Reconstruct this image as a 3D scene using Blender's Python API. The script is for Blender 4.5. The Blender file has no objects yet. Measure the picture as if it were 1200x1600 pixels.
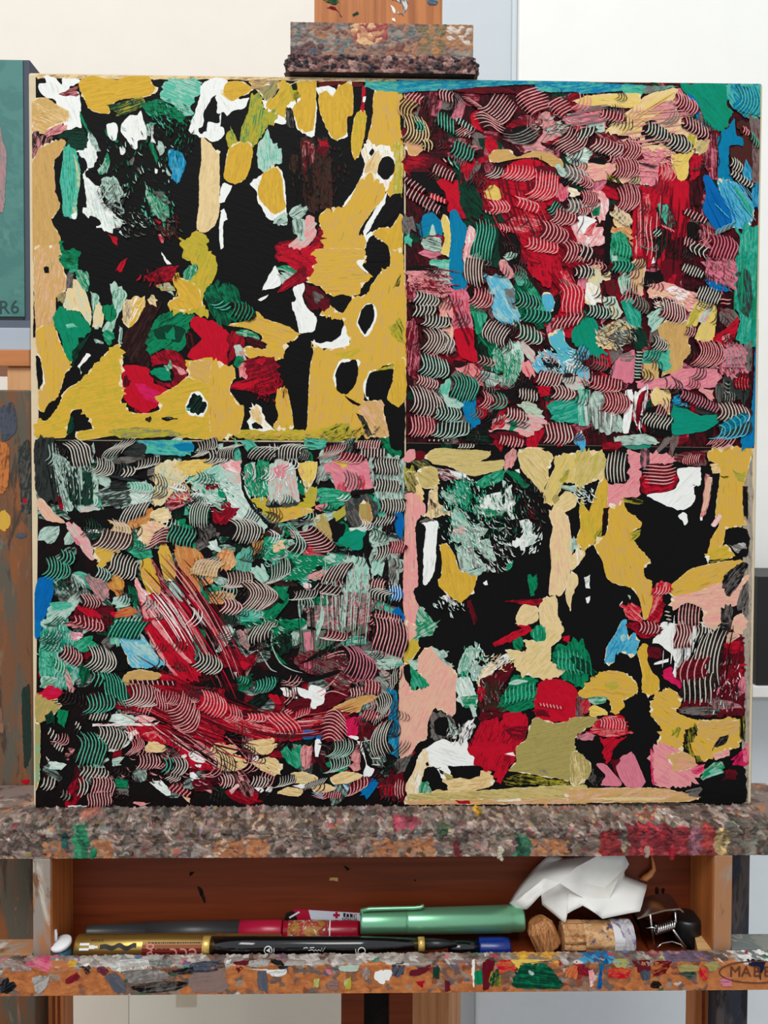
import bpy, bmesh, math, random
from mathutils import Vector, Matrix, Euler
from mathutils.geometry import tessellate_polygon

# ------------------------------------------------------------------ camera, world, lights, exposure
SC = bpy.context.scene
COL = SC.collection
CZ = 1.25                                   # height of the canvas centre above the floor
FPX = 1250.0
cam_data = bpy.data.cameras.new('camera')
cam_data.sensor_fit = 'VERTICAL'
cam_data.sensor_height = 36.0
cam_data.lens = 36.0 * FPX / 1600.0
cam_data.clip_start = 0.01
cam = bpy.data.objects.new('camera', cam_data)
COL.objects.link(cam)
cam.location = (-0.01997, -0.55075, CZ - 0.03098)
cam.rotation_euler = (1.54469, -0.00428, -0.01997)
SC.camera = cam
CLOC = Vector(cam.location)
CROT = Euler(cam.rotation_euler).to_matrix()

world = bpy.data.worlds.new('studio_world')
SC.world = world
world.use_nodes = True
wbg = world.node_tree.nodes['Background']
wbg.inputs['Color'].default_value = (0.88, 0.94, 1.0, 1)
wbg.inputs['Strength'].default_value = 0.70

def area_light(name, loc, target, sx, sy, energy, color):
    l = bpy.data.lights.new(name, 'AREA')
    l.shape = 'RECTANGLE'; l.size = sx; l.size_y = sy; l.energy = energy; l.color = color
    o = bpy.data.objects.new(name, l); COL.objects.link(o)
    o.location = loc
    o.rotation_euler = (Vector(target) - Vector(loc)).to_track_quat('-Z', 'Y').to_euler()
    return o
area_light('window_light', (-0.5, -1.75, 3.15), (0.0, 0.1, 1.3), 1.7, 1.1, 49, (1.0, 0.97, 0.92))

SC.view_settings.view_transform = 'Standard'
SC.view_settings.look = 'None'
SC.view_settings.exposure = 0.0
SC.view_settings.gamma = 1.0
SC.view_settings.use_curve_mapping = False

RND = random.Random(11)

# ------------------------------------------------------------------ helpers
def at(px, py, Y=0.0):
    """the point at depth Y that a pixel of the 1200 x 1600 photograph shows"""
    d = CROT @ Vector(((px - 600.0) / FPX, -(py - 800.0) / FPX, -1.0))
    return CLOC + d * ((Y - CLOC.y) / d.y)

def lin(c):
    return tuple(((v / 255.0) / 12.92 if v / 255.0 <= 0.04045 else ((v / 255.0 + 0.055) / 1.055) ** 2.4) for v in c)

def tag(o, label=None, cat=None, group=None, kind=None):
    if label: o['label'] = label
    if cat: o['category'] = cat
    if group: o['group'] = group
    if kind: o['kind'] = kind
    return o

def empty(name, loc):
    o = bpy.data.objects.new(name, None); COL.objects.link(o)
    o.location = loc; o.empty_display_size = 0.02
    return o

def link(name, me, parent=None):
    o = bpy.data.objects.new(name, me); COL.objects.link(o)
    if parent is not None:
        o.parent = parent
        off = Vector(parent.location)
        p = parent.parent
        while p is not None:
            off += Vector(p.location); p = p.parent
        o.location = -off
    return o

def bm_obj(name, bm, mats, parent=None, smooth=False, bevel=0.0):
    me = bpy.data.meshes.new(name)
    bmesh.ops.recalc_face_normals(bm, faces=bm.faces)
    if bevel > 0:
        es = [e for e in bm.edges if len(e.link_faces) == 2 and e.calc_face_angle(0) > 0.6]
        bmesh.ops.bevel(bm, geom=es, offset=bevel, segments=2, affect='EDGES', profile=0.6)
    if smooth:
        for f in bm.faces: f.smooth = True
    bm.to_mesh(me); bm.free()
    for m in (mats if isinstance(mats, (list, tuple)) else [mats]): me.materials.append(m)
    return link(name, me, parent)

def add_box(bm, a, b, rot=None, piv=None):
    a, b = Vector(a), Vector(b)
    vs = []
    for i in range(8):
        p = Vector((b.x if i & 1 else a.x, b.y if i & 2 else a.y, b.z if i & 4 else a.z))
        if rot is not None:
            p = piv + rot @ (p - piv)
        vs.append(bm.verts.new(p))
    for f in ((0,1,3,2),(4,6,7,5),(0,4,5,1),(2,3,7,6),(0,2,6,4),(1,5,7,3)):
        bm.faces.new([vs[i] for i in f])

def box(name, a, b, mat, parent=None, bevel=0.0008):
    bm = bmesh.new(); add_box(bm, a, b)
    return bm_obj(name, bm, mat, parent, bevel=bevel)

def add_lathe(bm, p0, p1, prof, seg=24, mi=0):
    """surface of revolution about p0->p1; prof = [(distance along the axis in m, radius)]"""
    p0, p1 = Vector(p0), Vector(p1)
    ax = (p1 - p0).normalized()
    u = ax.orthogonal().normalized(); v = ax.cross(u)
    rings = []
    for t, r in prof:
        c = p0 + ax * t
        rings.append([bm.verts.new(c + (u * math.cos(2*math.pi*k/seg) + v * math.sin(2*math.pi*k/seg)) * max(r, 1e-5)) for k in range(seg)])
    for i in range(len(rings) - 1):
        for k in range(seg):
            f = bm.faces.new((rings[i][k], rings[i][(k+1) % seg], rings[i+1][(k+1) % seg], rings[i+1][k]))
            f.smooth = True; f.material_index = mi
    for r in (rings[0], rings[-1]):
        f = bm.faces.new(r); f.material_index = mi
    return rings

def lathe(name, p0, p1, prof, mat, parent=None, seg=24):
    bm = bmesh.new(); add_lathe(bm, p0, p1, prof, seg)
    return bm_obj(name, bm, mat, parent)

def tube(name, pts, r, mat, parent=None, seg=8):
    bm = bmesh.new()
    pts = [Vector(p) for p in pts]; rings = []
    n = (pts[1] - pts[0]).normalized().orthogonal()
    for i, p in enumerate(pts):
        d = (pts[min(i+1, len(pts)-1)] - pts[max(i-1, 0)]).normalized()
        n = (n - d * n.dot(d)).normalized(); b = d.cross(n)
        rr = r[i] if isinstance(r, (list, tuple)) else r
        rings.append([bm.verts.new(p + (n * math.cos(2*math.pi*k/seg) + b * math.sin(2*math.pi*k/seg)) * rr) for k in range(seg)])
    for i in range(len(rings)-1):
        for k in range(seg):
            bm.faces.new((rings[i][k], rings[i][(k+1) % seg], rings[i+1][(k+1) % seg], rings[i+1][k])).smooth = True
    bm.faces.new(rings[0]); bm.faces.new(rings[-1])
    return bm_obj(name, bm, mat, parent)

# ------------------------------------------------------------------ materials
def new_mat(name):
    m = bpy.data.materials.new(name); m.use_nodes = True
    nt = m.node_tree
    return m, nt, nt.nodes['Principled BSDF'], nt.nodes, nt.links

def plain(name, rgb, rough=0.5, metal=0.0, spec=0.5, coat=0.0, vary=0.12, scale=60.0, bump=0.0, trans=0.0):
    m, nt, p, N, L = new_mat(name)
    c = lin(rgb)
    tc = N.new('ShaderNodeTexCoord')
    nz = N.new('ShaderNodeTexNoise'); nz.inputs['Scale'].default_value = scale; nz.inputs['Detail'].default_value = 5
    L.new(tc.outputs['Object'], nz.inputs['Vector'])
    mx = N.new('ShaderNodeMix'); mx.data_type = 'RGBA'
    mx.inputs['A'].default_value = (*[v * (1 - vary) for v in c], 1)
    mx.inputs['B'].default_value = (*[min(1, v * (1 + vary)) for v in c], 1)
    L.new(nz.outputs['Fac'], mx.inputs['Factor']); L.new(mx.outputs['Result'], p.inputs['Base Color'])
    p.inputs['Roughness'].default_value = rough; p.inputs['Metallic'].default_value = metal
    p.inputs['Specular IOR Level'].default_value = spec; p.inputs['Coat Weight'].default_value = coat
    p.inputs['Transmission Weight'].default_value = trans
    if bump:
        bp = N.new('ShaderNodeBump'); bp.inputs['Strength'].default_value = bump; bp.inputs['Distance'].default_value = 0.001
        L.new(nz.outputs['Fac'], bp.inputs['Height']); L.new(bp.outputs['Normal'], p.inputs['Normal'])
    return m

def wood(name, rgb, dark, axis='Z', scale=9.0, rough=0.55):
    m, nt, p, N, L = new_mat(name)
    tc = N.new('ShaderNodeTexCoord'); mp = N.new('ShaderNodeMapping')
    sc = {'X': (1.2, 26, 26), 'Z': (26, 26, 1.2)}[axis]
    mp.inputs['Scale'].default_value = sc
    L.new(tc.outputs['Object'], mp.inputs['Vector'])
    nz = N.new('ShaderNodeTexNoise'); nz.inputs['Scale'].default_value = scale; nz.inputs['Detail'].default_value = 7; nz.inputs['Distortion'].default_value = 0.4
    L.new(mp.outputs['Vector'], nz.inputs['Vector'])
    rp = N.new('ShaderNodeValToRGB')
    rp.color_ramp.elements[0].position = 0.32; rp.color_ramp.elements[0].color = (*lin(dark), 1)
    rp.color_ramp.elements[1].position = 0.62; rp.color_ramp.elements[1].color = (*lin(rgb), 1)
    L.new(nz.outputs['Fac'], rp.inputs['Fac']); L.new(rp.outputs['Color'], p.inputs['Base Color'])
    bp = N.new('ShaderNodeBump'); bp.inputs['Strength'].default_value = 0.25; bp.inputs['Distance'].default_value = 0.0006
    L.new(nz.outputs['Fac'], bp.inputs['Height']); L.new(bp.outputs['Normal'], p.inputs['Normal'])
    p.inputs['Roughness'].default_value = rough; p.inputs['Specular IOR Level'].default_value = 0.3
    return m

def stained(name, base, others, scale=22.0, rough=0.6, stretch=(1, 1, 1)):
    """wood smeared with old paint: noise picks between stains"""
    m, nt, p, N, L = new_mat(name)
    tc = N.new('ShaderNodeTexCoord'); mp = N.new('ShaderNodeMapping'); mp.inputs['Scale'].default_value = stretch
    L.new(tc.outputs['Object'], mp.inputs['Vector'])
    prev = None
    for i, (c, pos) in enumerate([(base, 0)] + list(others)):
        if i == 0:
            rgb = N.new('ShaderNodeRGB'); rgb.outputs[0].default_value = (*lin(c), 1); prev = rgb.outputs[0]; continue
        off = N.new('ShaderNodeMapping'); off.inputs['Location'].default_value = (i * 3.7, i * 1.9, i * 5.3)
        L.new(mp.outputs['Vector'], off.inputs['Vector'])
        nz = N.new('ShaderNodeTexNoise'); nz.inputs['Scale'].default_value = scale * (0.7 + 0.35 * i); nz.inputs['Detail'].default_value = 6; nz.inputs['Roughness'].default_value = 0.62; nz.inputs['Distortion'].default_value = 0.6
        L.new(off.outputs['Vector'], nz.inputs['Vector'])
        rp = N.new('ShaderNodeValToRGB'); rp.color_ramp.elements[0].position = pos; rp.color_ramp.elements[1].position = pos + 0.06
        L.new(nz.outputs['Fac'], rp.inputs['Fac'])
        mx = N.new('ShaderNodeMix'); mx.data_type = 'RGBA'
        L.new(rp.outputs['Color'], mx.inputs['Factor']); L.new(prev, mx.inputs['A']); mx.inputs['B'].default_value = (*lin(c), 1)
        prev = mx.outputs['Result']; last = nz
    L.new(prev, p.inputs['Base Color'])
    bp = N.new('ShaderNodeBump'); bp.inputs['Strength'].default_value = 0.5; bp.inputs['Distance'].default_value = 0.0012
    L.new(last.outputs['Fac'], bp.inputs['Height']); L.new(bp.outputs['Normal'], p.inputs['Normal'])
    p.inputs['Roughness'].default_value = rough; p.inputs['Specular IOR Level'].default_value = 0.3
    return m

def paint_material():
    """acrylic paint: two colours per stroke (attributes ca, cb) mixed by streaks along the stroke (uv st)"""
    m, nt, p, N, L = new_mat('acrylic_paint')
    a = N.new('ShaderNodeAttribute'); a.attribute_name = 'ca'
    b = N.new('ShaderNodeAttribute'); b.attribute_name = 'cb'
    uv = N.new('ShaderNodeUVMap'); uv.uv_map = 'st'
    mp = N.new('ShaderNodeMapping'); mp.inputs['Scale'].default_value = (55, 620, 1)
    L.new(uv.outputs['UV'], mp.inputs['Vector'])
    nz = N.new('ShaderNodeTexNoise'); nz.noise_dimensions = '2D'; nz.inputs['Scale'].default_value = 1.0; nz.inputs['Detail'].default_value = 5; nz.inputs['Roughness'].default_value = 0.6; nz.inputs['Distortion'].default_value = 0.7
    L.new(mp.outputs['Vector'], nz.inputs['Vector'])
    n2 = N.new('ShaderNodeTexNoise'); n2.noise_dimensions = '2D'; n2.inputs['Scale'].default_value = 150.0; n2.inputs['Detail'].default_value = 4; n2.inputs['Distortion'].default_value = 1.5
    L.new(uv.outputs['UV'], n2.inputs['Vector'])
    av = N.new('ShaderNodeMix'); av.data_type = 'FLOAT'; av.inputs['Factor'].default_value = 0.40
    L.new(nz.outputs['Fac'], av.inputs['A']); L.new(n2.outputs['Fac'], av.inputs['B'])
    rp = N.new('ShaderNodeValToRGB'); rp.color_ramp.elements[0].position = 0.46; rp.color_ramp.elements[1].position = 0.64
    L.new(av.outputs['Result'], rp.inputs['Fac'])
    mul = N.new('ShaderNodeMath'); mul.operation = 'MULTIPLY'
    L.new(rp.outputs['Color'], mul.inputs[0]); L.new(a.outputs['Alpha'], mul.inputs[1])
    mx = N.new('ShaderNodeMix'); mx.data_type = 'RGBA'
    L.new(mul.outputs['Value'], mx.inputs['Factor']); L.new(a.outputs['Color'], mx.inputs['A']); L.new(b.outputs['Color'], mx.inputs['B'])
    L.new(mx.outputs['Result'], p.inputs['Base Color'])
    bp = N.new('ShaderNodeBump'); bp.inputs['Strength'].default_value = 0.35; bp.inputs['Distance'].default_value = 0.0006
    L.new(nz.outputs['Fac'], bp.inputs['Height']); L.new(bp.outputs['Normal'], p.inputs['Normal'])
    p.inputs['Roughness'].default_value = 0.5; p.inputs['Specular IOR Level'].default_value = 0.06
    return m
PAINT = paint_material()

def crust_material():
    m, nt, p, N, L = new_mat('dried_paint_crust')
    a = N.new('ShaderNodeAttribute'); a.attribute_name = 'ca'
    tc = N.new('ShaderNodeTexCoord')
    nz = N.new('ShaderNodeTexNoise'); nz.inputs['Scale'].default_value = 260; nz.inputs['Detail'].default_value = 4
    L.new(tc.outputs['Object'], nz.inputs['Vector'])
    hs = N.new('ShaderNodeHueSaturation')
    mr = N.new('ShaderNodeMapRange'); mr.inputs['To Min'].default_value = 0.6; mr.inputs['To Max'].default_value = 1.35
    L.new(nz.outputs['Fac'], mr.inputs['Value']); L.new(mr.outputs['Result'], hs.inputs['Value'])
    L.new(a.outputs['Color'], hs.inputs['Color']); L.new(hs.outputs['Color'], p.inputs['Base Color'])
    bp = N.new('ShaderNodeBump'); bp.inputs['Strength'].default_value = 0.6; bp.inputs['Distance'].default_value = 0.001
    L.new(nz.outputs['Fac'], bp.inputs['Height']); L.new(bp.outputs['Normal'], p.inputs['Normal'])
    p.inputs['Roughness'].default_value = 0.5; p.inputs['Specular IOR Level'].default_value = 0.3
    return m
CRUST = crust_material()

PAL = dict(K=(16,16,16), X=(34,15,18), W=(238,240,236), Y=(212,170,60), O=(202,162,98), S=(228,202,150), V=(176,166,52),
           Q=(166,152,88), H=(205,184,118), E=(226,196,100), G=(8,128,84), DG=(9,58,42), A=(8,140,116), T=(84,182,156),
           L=(178,206,192), B=(4,122,164), U=(2,100,172), C=(84,174,204), R=(190,15,40), D=(98,12,26), P=(226,150,150),
           PK=(214,122,140), M=(205,28,92), F=(224,178,152), N=(112,106,102), Z=(48,54,52), BR=(62,40,32), J=(196,120,66))

# ------------------------------------------------------------------ the room
wall_white = plain('white_plaster', (238, 231, 221), 0.85, vary=0.03, scale=30, bump=0.25)
wall_blue_shade = plain('blue_shade_plaster', (232, 243, 249), 0.85, vary=0.03, scale=60, bump=0.3)  # white plaster with the lower wall's bluish shade put into its colour
trim_blue = plain('pale_blue_gloss', (202, 211, 217), 0.6, vary=0.02, scale=40)
wall_right_white = plain('bright_white_plaster', (248, 249, 245), 0.9, vary=0.035, scale=18, bump=0.5)
grey_board = plain('warm_grey_board', (238, 236, 222), 0.8, vary=0.03, scale=30)
beige_board = plain('beige_board', (234, 228, 212), 0.8, vary=0.03, scale=30)
floor_mat = wood('floor_wood', (140, 108, 78), (100, 74, 52), 'X', 4)

YB = 0.46
WL, WRR = -2.2, 2.2
tag(box('floor', (WL, -2.6, -0.06), (WRR, YB + 0.3, 0.0), floor_mat, bevel=0), kind='structure')
tag(box('wall_back', (WL, YB, 0.0), (at(700, 0, YB).x, YB + 0.12, 2.6), wall_white, bevel=0), kind='structure')
xa, xb = at(690, 60, YB).x, at(811, 60, YB - 0.03).x
tag(box('trim_1', (xa, YB - 0.012, 0.0), (xb + 0.02, YB + 0.12, 2.6), trim_blue, bevel=0.002), kind='structure')
tag(box('trim_2', (at(798, 60, YB - 0.012).x, YB - 0.02, 0.0), (xb, YB, 2.6), trim_blue, bevel=0.003), kind='structure')
tag(box('wall_right', (xb, YB - 0.03, 0.0), (WRR, YB + 0.12, 2.6), wall_right_white, bevel=0.002), kind='structure')
zd = at(1190, 1095, YB - 0.045).z
tag(box('trim_3', (at(745, 1580, YB - 0.045).x, YB - 0.045, 0.0), (WRR, YB - 0.03, zd), wall_blue_shade, bevel=0.003), kind='structure')  # low panel added to carry the wall's bluish shade
tag(box('trim_4', (at(712, 1580, YB - 0.03).x, YB - 0.03, 0.0), (at(744, 1580, YB - 0.03).x, YB - 0.012, zd), trim_blue, bevel=0.002), kind='structure')
# ------------------------------------------------------------------ the painting: traced strokes, tile by tile
# each line: colour[/second colour] then outline points; "c" lines are combed strokes:
# light/dark, mid of first tooth line, mid of last, line vector, bend, number of lines.   "l" lines are thin drawn lines.
TILES = []
def tile(x0, y0, s, text): TILES.append((x0, y0, s, text))

tile(40, 105, .25, '''
S 330 40 420 40 520 50 570 72 500 66 400 57
S 790 55 850 55 860 70 800 80
W 120 60 150 50 200 80 225 110 235 65 330 75 345 85 260 150 330 160 345 240 340 300 350 380 300 380 250 400 240 350 260 280 190 240 190 215 165 195 130 185 80 140 85 105 125 95
D/P 225 165 290 130 330 120 325 180 270 178
W/L 390 405 430 440 445 510 440 600 400 650 380 690 460 750 490 850 580 930 605 960 560 1010 500 1035 460 1000 400 960 355 900 385 880 370 750 360 670 385 610 350 560 310 520 380 500
K 400 925 460 950 470 990 420 1000 385 970
O/S 40 210 130 190 200 240 270 280 250 340 180 370 150 415 45 395
P/D 160 380 240 350 235 400 150 430 100 440
K/P 40 410 120 430 170 440 110 500 100 550 40 560
O 60 560 100 500 190 460 245 455 245 490 205 560 175 620 195 720 180 780 215 850 200 900 160 950 180 1000 215 1050 220 1120 195 1200 40 1200 40 600
K 185 570 225 555 232 640 212 720 225 800 215 850 195 800 180 640
DG/K 185 438 245 405 310 380 370 390 395 450 370 505 320 518 270 490 245 450
T/A 245 485 310 515 340 640 340 720 320 850 320 940 280 945 235 930 225 800 215 700 235 560
T/S 300 540 340 640 340 720 322 850 318 940 285 940 305 800 318 680
W 285 925 318 900 318 950 290 948
K 340 580 360 565 385 600 375 650 345 630
K 395 680 430 670 520 660 500 720 460 720 400 700
K 415 630 470 630 460 655 415 650
G/L 455 640 480 600 510 545 530 590 510 650 470 660
Y 335 100 360 70 420 55 500 65 570 80 640 55 770 55 780 100 815 130 790 170 720 190 600 200 540 230 520 290 440 280 400 260 370 200 335 140
DG/V 500 240 560 230 720 185 730 240 640 290 560 310 540 270
T/L 850 110 900 75 1050 70 1095 100 1070 180 1030 300 980 300 930 240 840 195
G/K 730 245 770 215 830 200 920 250 1000 330 980 360 880 300 800 310 750 290
G/K 340 280 380 360 450 480 440 520 400 420 345 330
L/K 395 410 430 440 460 500 450 530 400 460
G/L 745 720 775 780 860 820 900 890 880 970 800 910 760 830
N/K 790 770 860 780 900 850 860 850
L/K 465 730 550 680 600 760 615 810 540 850 490 800
K/L 530 850 600 870 600 920 550 900 500 870
G/K 490 400 520 440 580 470 540 400 510 380
W 505 360 560 352 575 390 560 460 520 430
W 600 350 640 310 700 300 720 270 735 330 755 370 750 450 700 455 700 510 670 515 640 460 595 400
W 585 500 620 495 625 530 605 550
W/N 785 350 800 360 800 450 815 480 785 465
L/N 760 350 780 350 775 440 755 440
L/N 815 480 860 490 870 540 840 550
G/K 770 480 800 490 830 570 820 600 790 540
W 810 635 825 640 822 670 810 665
B/C 890 520 930 500 975 540 1000 600 975 680 945 735 905 700 920 660 895 600
L/K 880 640 900 650 910 690 890 680
N/K 645 590 675 570 670 610 650 620
N/K 690 620 720 630 710 650
R/D 530 1055 570 1060 580 1090 550 1105
R/P 830 1040 870 1070 860 1110 840 1080
R/D 805 955 850 965 845 990
BR/K 830 990 930 1000 900 1060 860 1050
W/L 580 1030 605 1015 600 1050
S 1100 440 1140 460 1190 530 1210 540 1210 900 1180 990 1130 1030 1070 1000 1085 850 1085 700 1100 560
W 1210 80 1100 110 1090 180 1050 300 1020 400 1080 430 1210 450
K 1110 290 1160 200 1210 175 1210 340 1140 340 1130 400 1090 415 1080 380 1110 360
V/Y 960 1070 1010 1085 1040 1040 1100 1035 1140 1080 1130 1150 1170 1205 1000 1205
G/DG 215 1090 240 1090 240 1140 290 1130 350 1160 330 1205 200 1205
W 850 1155 880 1200 870 1200 850 1170
''')
tile(340, 105, .25, '''
W 0 85 60 85 60 130 130 200 200 190 170 250 100 275 60 300 40 280 0 290
W 0 370 40 380 45 420 20 445 0 450
Y 35 130 70 90 150 90 220 130 190 160 130 190 90 210 40 180
O/N 200 85 380 85 370 150 300 200 250 150 220 120
Q/N 270 130 330 95 380 110 360 170 300 210
Y/V 380 95 450 90 450 160 510 210 470 240 430 250 420 330 340 350 320 260 280 230 350 190 385 140
W 430 240 470 270 500 380 600 440 612 200 500 200
W 280 210 310 215 300 245 420 320 425 350 350 345 300 260
K/N 430 270 460 270 480 370 430 350
V/G 215 155 280 180 280 240 370 290 370 330 310 370 280 430 200 510 140 480 150 380 190 280
V/G 55 420 80 380 130 470 120 510 60 490
Y 70 510 140 470 210 480 215 560 180 690 110 725 45 690 50 600
W 200 730 290 665 300 700 400 640 430 880 420 990 360 960 310 940 250 830 250 780
L/T 255 480 310 390 330 440 370 490 400 500 400 600 370 620 280 650 250 610
Y 300 650 370 625 400 680 415 820 420 880 350 920 310 880 260 820 255 740
Y 450 110 520 85 610 90 615 200 600 380 550 400 500 370 470 260 520 200
V/K 455 110 495 95 500 150 520 170 490 210 455 170
K 462 112 492 100 492 140 470 145
D/BR 620 90 900 95 900 122 760 110 630 125
W 620 125 730 130 740 200 690 250 640 180
W 800 300 845 290 845 210 830 200
W 700 430 750 460 810 430 810 410 690 400
Y 635 180 680 150 720 180 760 110 840 110 845 290 810 310 805 420 750 455 705 425 640 280
Y/V 860 300 905 275 930 310 915 440 880 560 845 555 835 450
R/D 905 110 925 120 915 260 900 250
W 910 185 922 185 918 220 908 215
Y/O 985 150 1150 140 1140 270 1145 400 1160 480 1150 790 1060 790 1000 700 910 570 940 450 970 300
W/S 900 550 930 465 1010 480 1090 520 1115 600 1080 720 1050 790 1000 700 960 690 905 690 920 600
S/O 930 600 990 530 1020 560 990 660 930 650
V/S 1100 480 1160 480 1150 790 1090 780 1110 640
K 945 540 970 505 985 520 960 560
K 1005 620 1030 575 1080 570 1105 600 1100 660 1050 710 1005 670
W 780 870 870 740 900 680 930 690 830 850
W 1060 780 990 880 915 1010 910 1070 930 1080 980 1040 1040 880
Y/O 640 920 700 880 770 885 830 825 900 690 990 690 1050 780 1010 850 950 920 900 1000 880 1060 945 1085 890 1205 620 1205 650 1060 640 980
K 930 1050 1000 920 1080 810 1140 790 1150 880 1080 960 1010 1000
W 920 1060 970 1030 975 1060 950 1090 925 1150 900 1200 890 1200 930 1090
K 940 1090 980 1050 1050 1090 1080 1205 910 1205
Y 970 1040 1020 1000 1090 1000 1140 920 1160 940 1150 1205 1090 1205 1070 1120 1030 1080
BR/K 520 450 610 450 630 900 550 870
BR/K 625 450 690 450 720 850 640 870
BR/K 450 560 500 550 500 650 450 640
R/D 635 455 680 450 690 490 650 505
D/K 620 510 690 500 680 560 630 560
D/P 530 470 600 470 600 600 540 600
D/R 380 1100 480 1080 560 1120 640 1000 650 1060 620 1205 380 1205
R/D 520 1130 580 1120 640 1090 620 1205 530 1205
R/D 390 1110 450 1100 500 1150 470 1205 380 1190
P/L 560 930 620 970 610 1060 540 1130 450 1110 530 1040
L/K 470 940 540 950 540 1060 480 1050
L/K 465 880 520 860 555 890 540 930 500 950 460 930
L/K 350 960 430 905 440 980 400 985
L 385 925 425 915 435 965 415 960
W 30 730 90 740 40 850 10 850
W 20 900 40 890 60 950 35 960 35 1130 20 1140 10 1000
T/B 940 90 1200 90 1200 150 980 145 930 120
''')
tile(40, 400, .25, '''
K 60 0 80 0 70 300 60 500 45 500
O/F 60 -40 210 -40 240 90 260 150 250 210 190 270 180 450 70 480
Y/O 65 460 180 450 215 540 290 680 250 730 215 840 130 960 85 950 80 840 110 790 85 680
K 115 65 145 70 145 105 120 105
W/Y 70 600 85 605 120 780 85 830 75 700
K 62 620 90 640 108 780 78 825
S/L 290 170 350 150 380 240 410 350 400 430 340 350 240 320 260 230
Q/N 200 240 260 230 240 300 195 290
N/K 255 120 300 110 290 200 260 200
L/G 410 230 450 270 480 340 470 420 420 450 420 330
L/G 530 170 630 220 620 280 570 390 540 480 480 470 500 420 560 350 540 270
S/L 440 310 490 330 480 430 425 440
G/A 180 360 250 330 340 350 410 450 400 480 340 520 320 600 290 670 240 600 215 480 180 440
T/L 240 430 300 420 320 440 260 450
DG/K 300 590 340 540 400 500 340 600 300 680
G/DG 480 330 540 300 570 360 520 410
G/T 480 480 550 480 560 530 510 550
G/K 200 0 340 0 320 70 250 80
G/L 310 110 380 90 400 180 350 200
G/T 250 60 310 60 300 100 270 100
Y/W 660 270 740 255 740 330 690 420 650 450 610 420 620 340
S/N 610 300 660 270 650 400 615 420
W/L 330 690 380 610 410 620 350 680 345 735
L/K 430 520 470 530 500 550 440 545
L/K 590 430 605 450 600 540 580 550
X/BR 620 480 700 400 760 300 850 300 800 400 780 500 770 690 700 680 640 640 610 570
R/D 560 100 600 30 630 20 600 90
D/R 740 130 850 70 940 60 930 150 800 170
W 860 5 905 45 885 50
Q/L 815 180 900 165 920 210 850 215
L/K 880 220 910 215 920 240
S/N 755 260 800 240 820 290 780 300
D/R 800 610 930 590 1000 660 1010 740 930 820 830 800 790 700
R 610 690 700 680 800 720 800 790 890 830 850 870 845 920 800 960 740 985 680 950 620 900 605 800
D/K 620 760 660 770 640 820 610 800
M/R 680 800 740 800 860 870 840 920 740 890
D/R 680 950 730 975 700 980
G/DG 780 450 840 370 950 345 1040 380 1020 450 1010 550 950 600 870 580 790 600 765 530
DG 800 470 900 430 1000 460 960 540 880 520 820 520
G/A 870 470 930 470 920 530 880 520
K/D 1000 470 1070 520 1050 580 1010 560
K 785 690 850 675 900 690 930 740 915 790 850 790 785 750
G/A 792 705 850 690 900 720 918 745 908 775 850 778 795 740
G/L 860 680 900 650 920 700 900 730
P/D 920 680 960 690 1000 730 960 740
R 1030 440 1050 380 1140 400 1230 440 1230 660 1060 655 1010 620 1100 520
V/Y 990 -30 1160 -30 1200 60 1170 160 1120 220 1110 300 1145 350 1130 380 1040 360 900 340 890 290 960 240 930 180 940 120 1010 150 1060 120 1070 60
Y 930 130 1020 160 1080 200 1100 310 1000 340 900 320 900 290 960 240 930 180
G/L 985 120 1020 60 1060 40 1075 90 1030 145
DG/G 1115 240 1150 170 1210 160 1210 400 1150 340
Y/V 590 555 605 620 605 880 650 970 750 985 840 955 840 870 930 820 1010 750 1010 660 1050 655 1210 660 1210 1120 900 1120 700 1100 500 1130 340 1150 320 1100 425 1080 400 1040 350 960 290 970 270 1030 250 1130 80 1130 80 1020 130 1030 210 930 240 850 340 780 400 720 540 570
O/Y 1030 660 1190 665 1190 800 1030 760
W 1000 935 1035 858 1095 858 1142 920 1118 990 1060 1002 1000 975
K/DG 1010 930 1040 870 1090 870 1130 920 1110 980 1060 990 1010 970
T/L 1000 940 1030 950 1025 980 1005 975
K/N 840 1015 900 1003 950 1020 880 1032
BR/K 748 1010 780 1000 787 1030 755 1042
DG/K 280 1000 300 1020 300 1080 255 1120 270 1040
V/N 520 1090 720 1070 900 1090 1000 1120 600 1140
K 110 990 150 910 215 890 200 940 130 1025
''')
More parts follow.
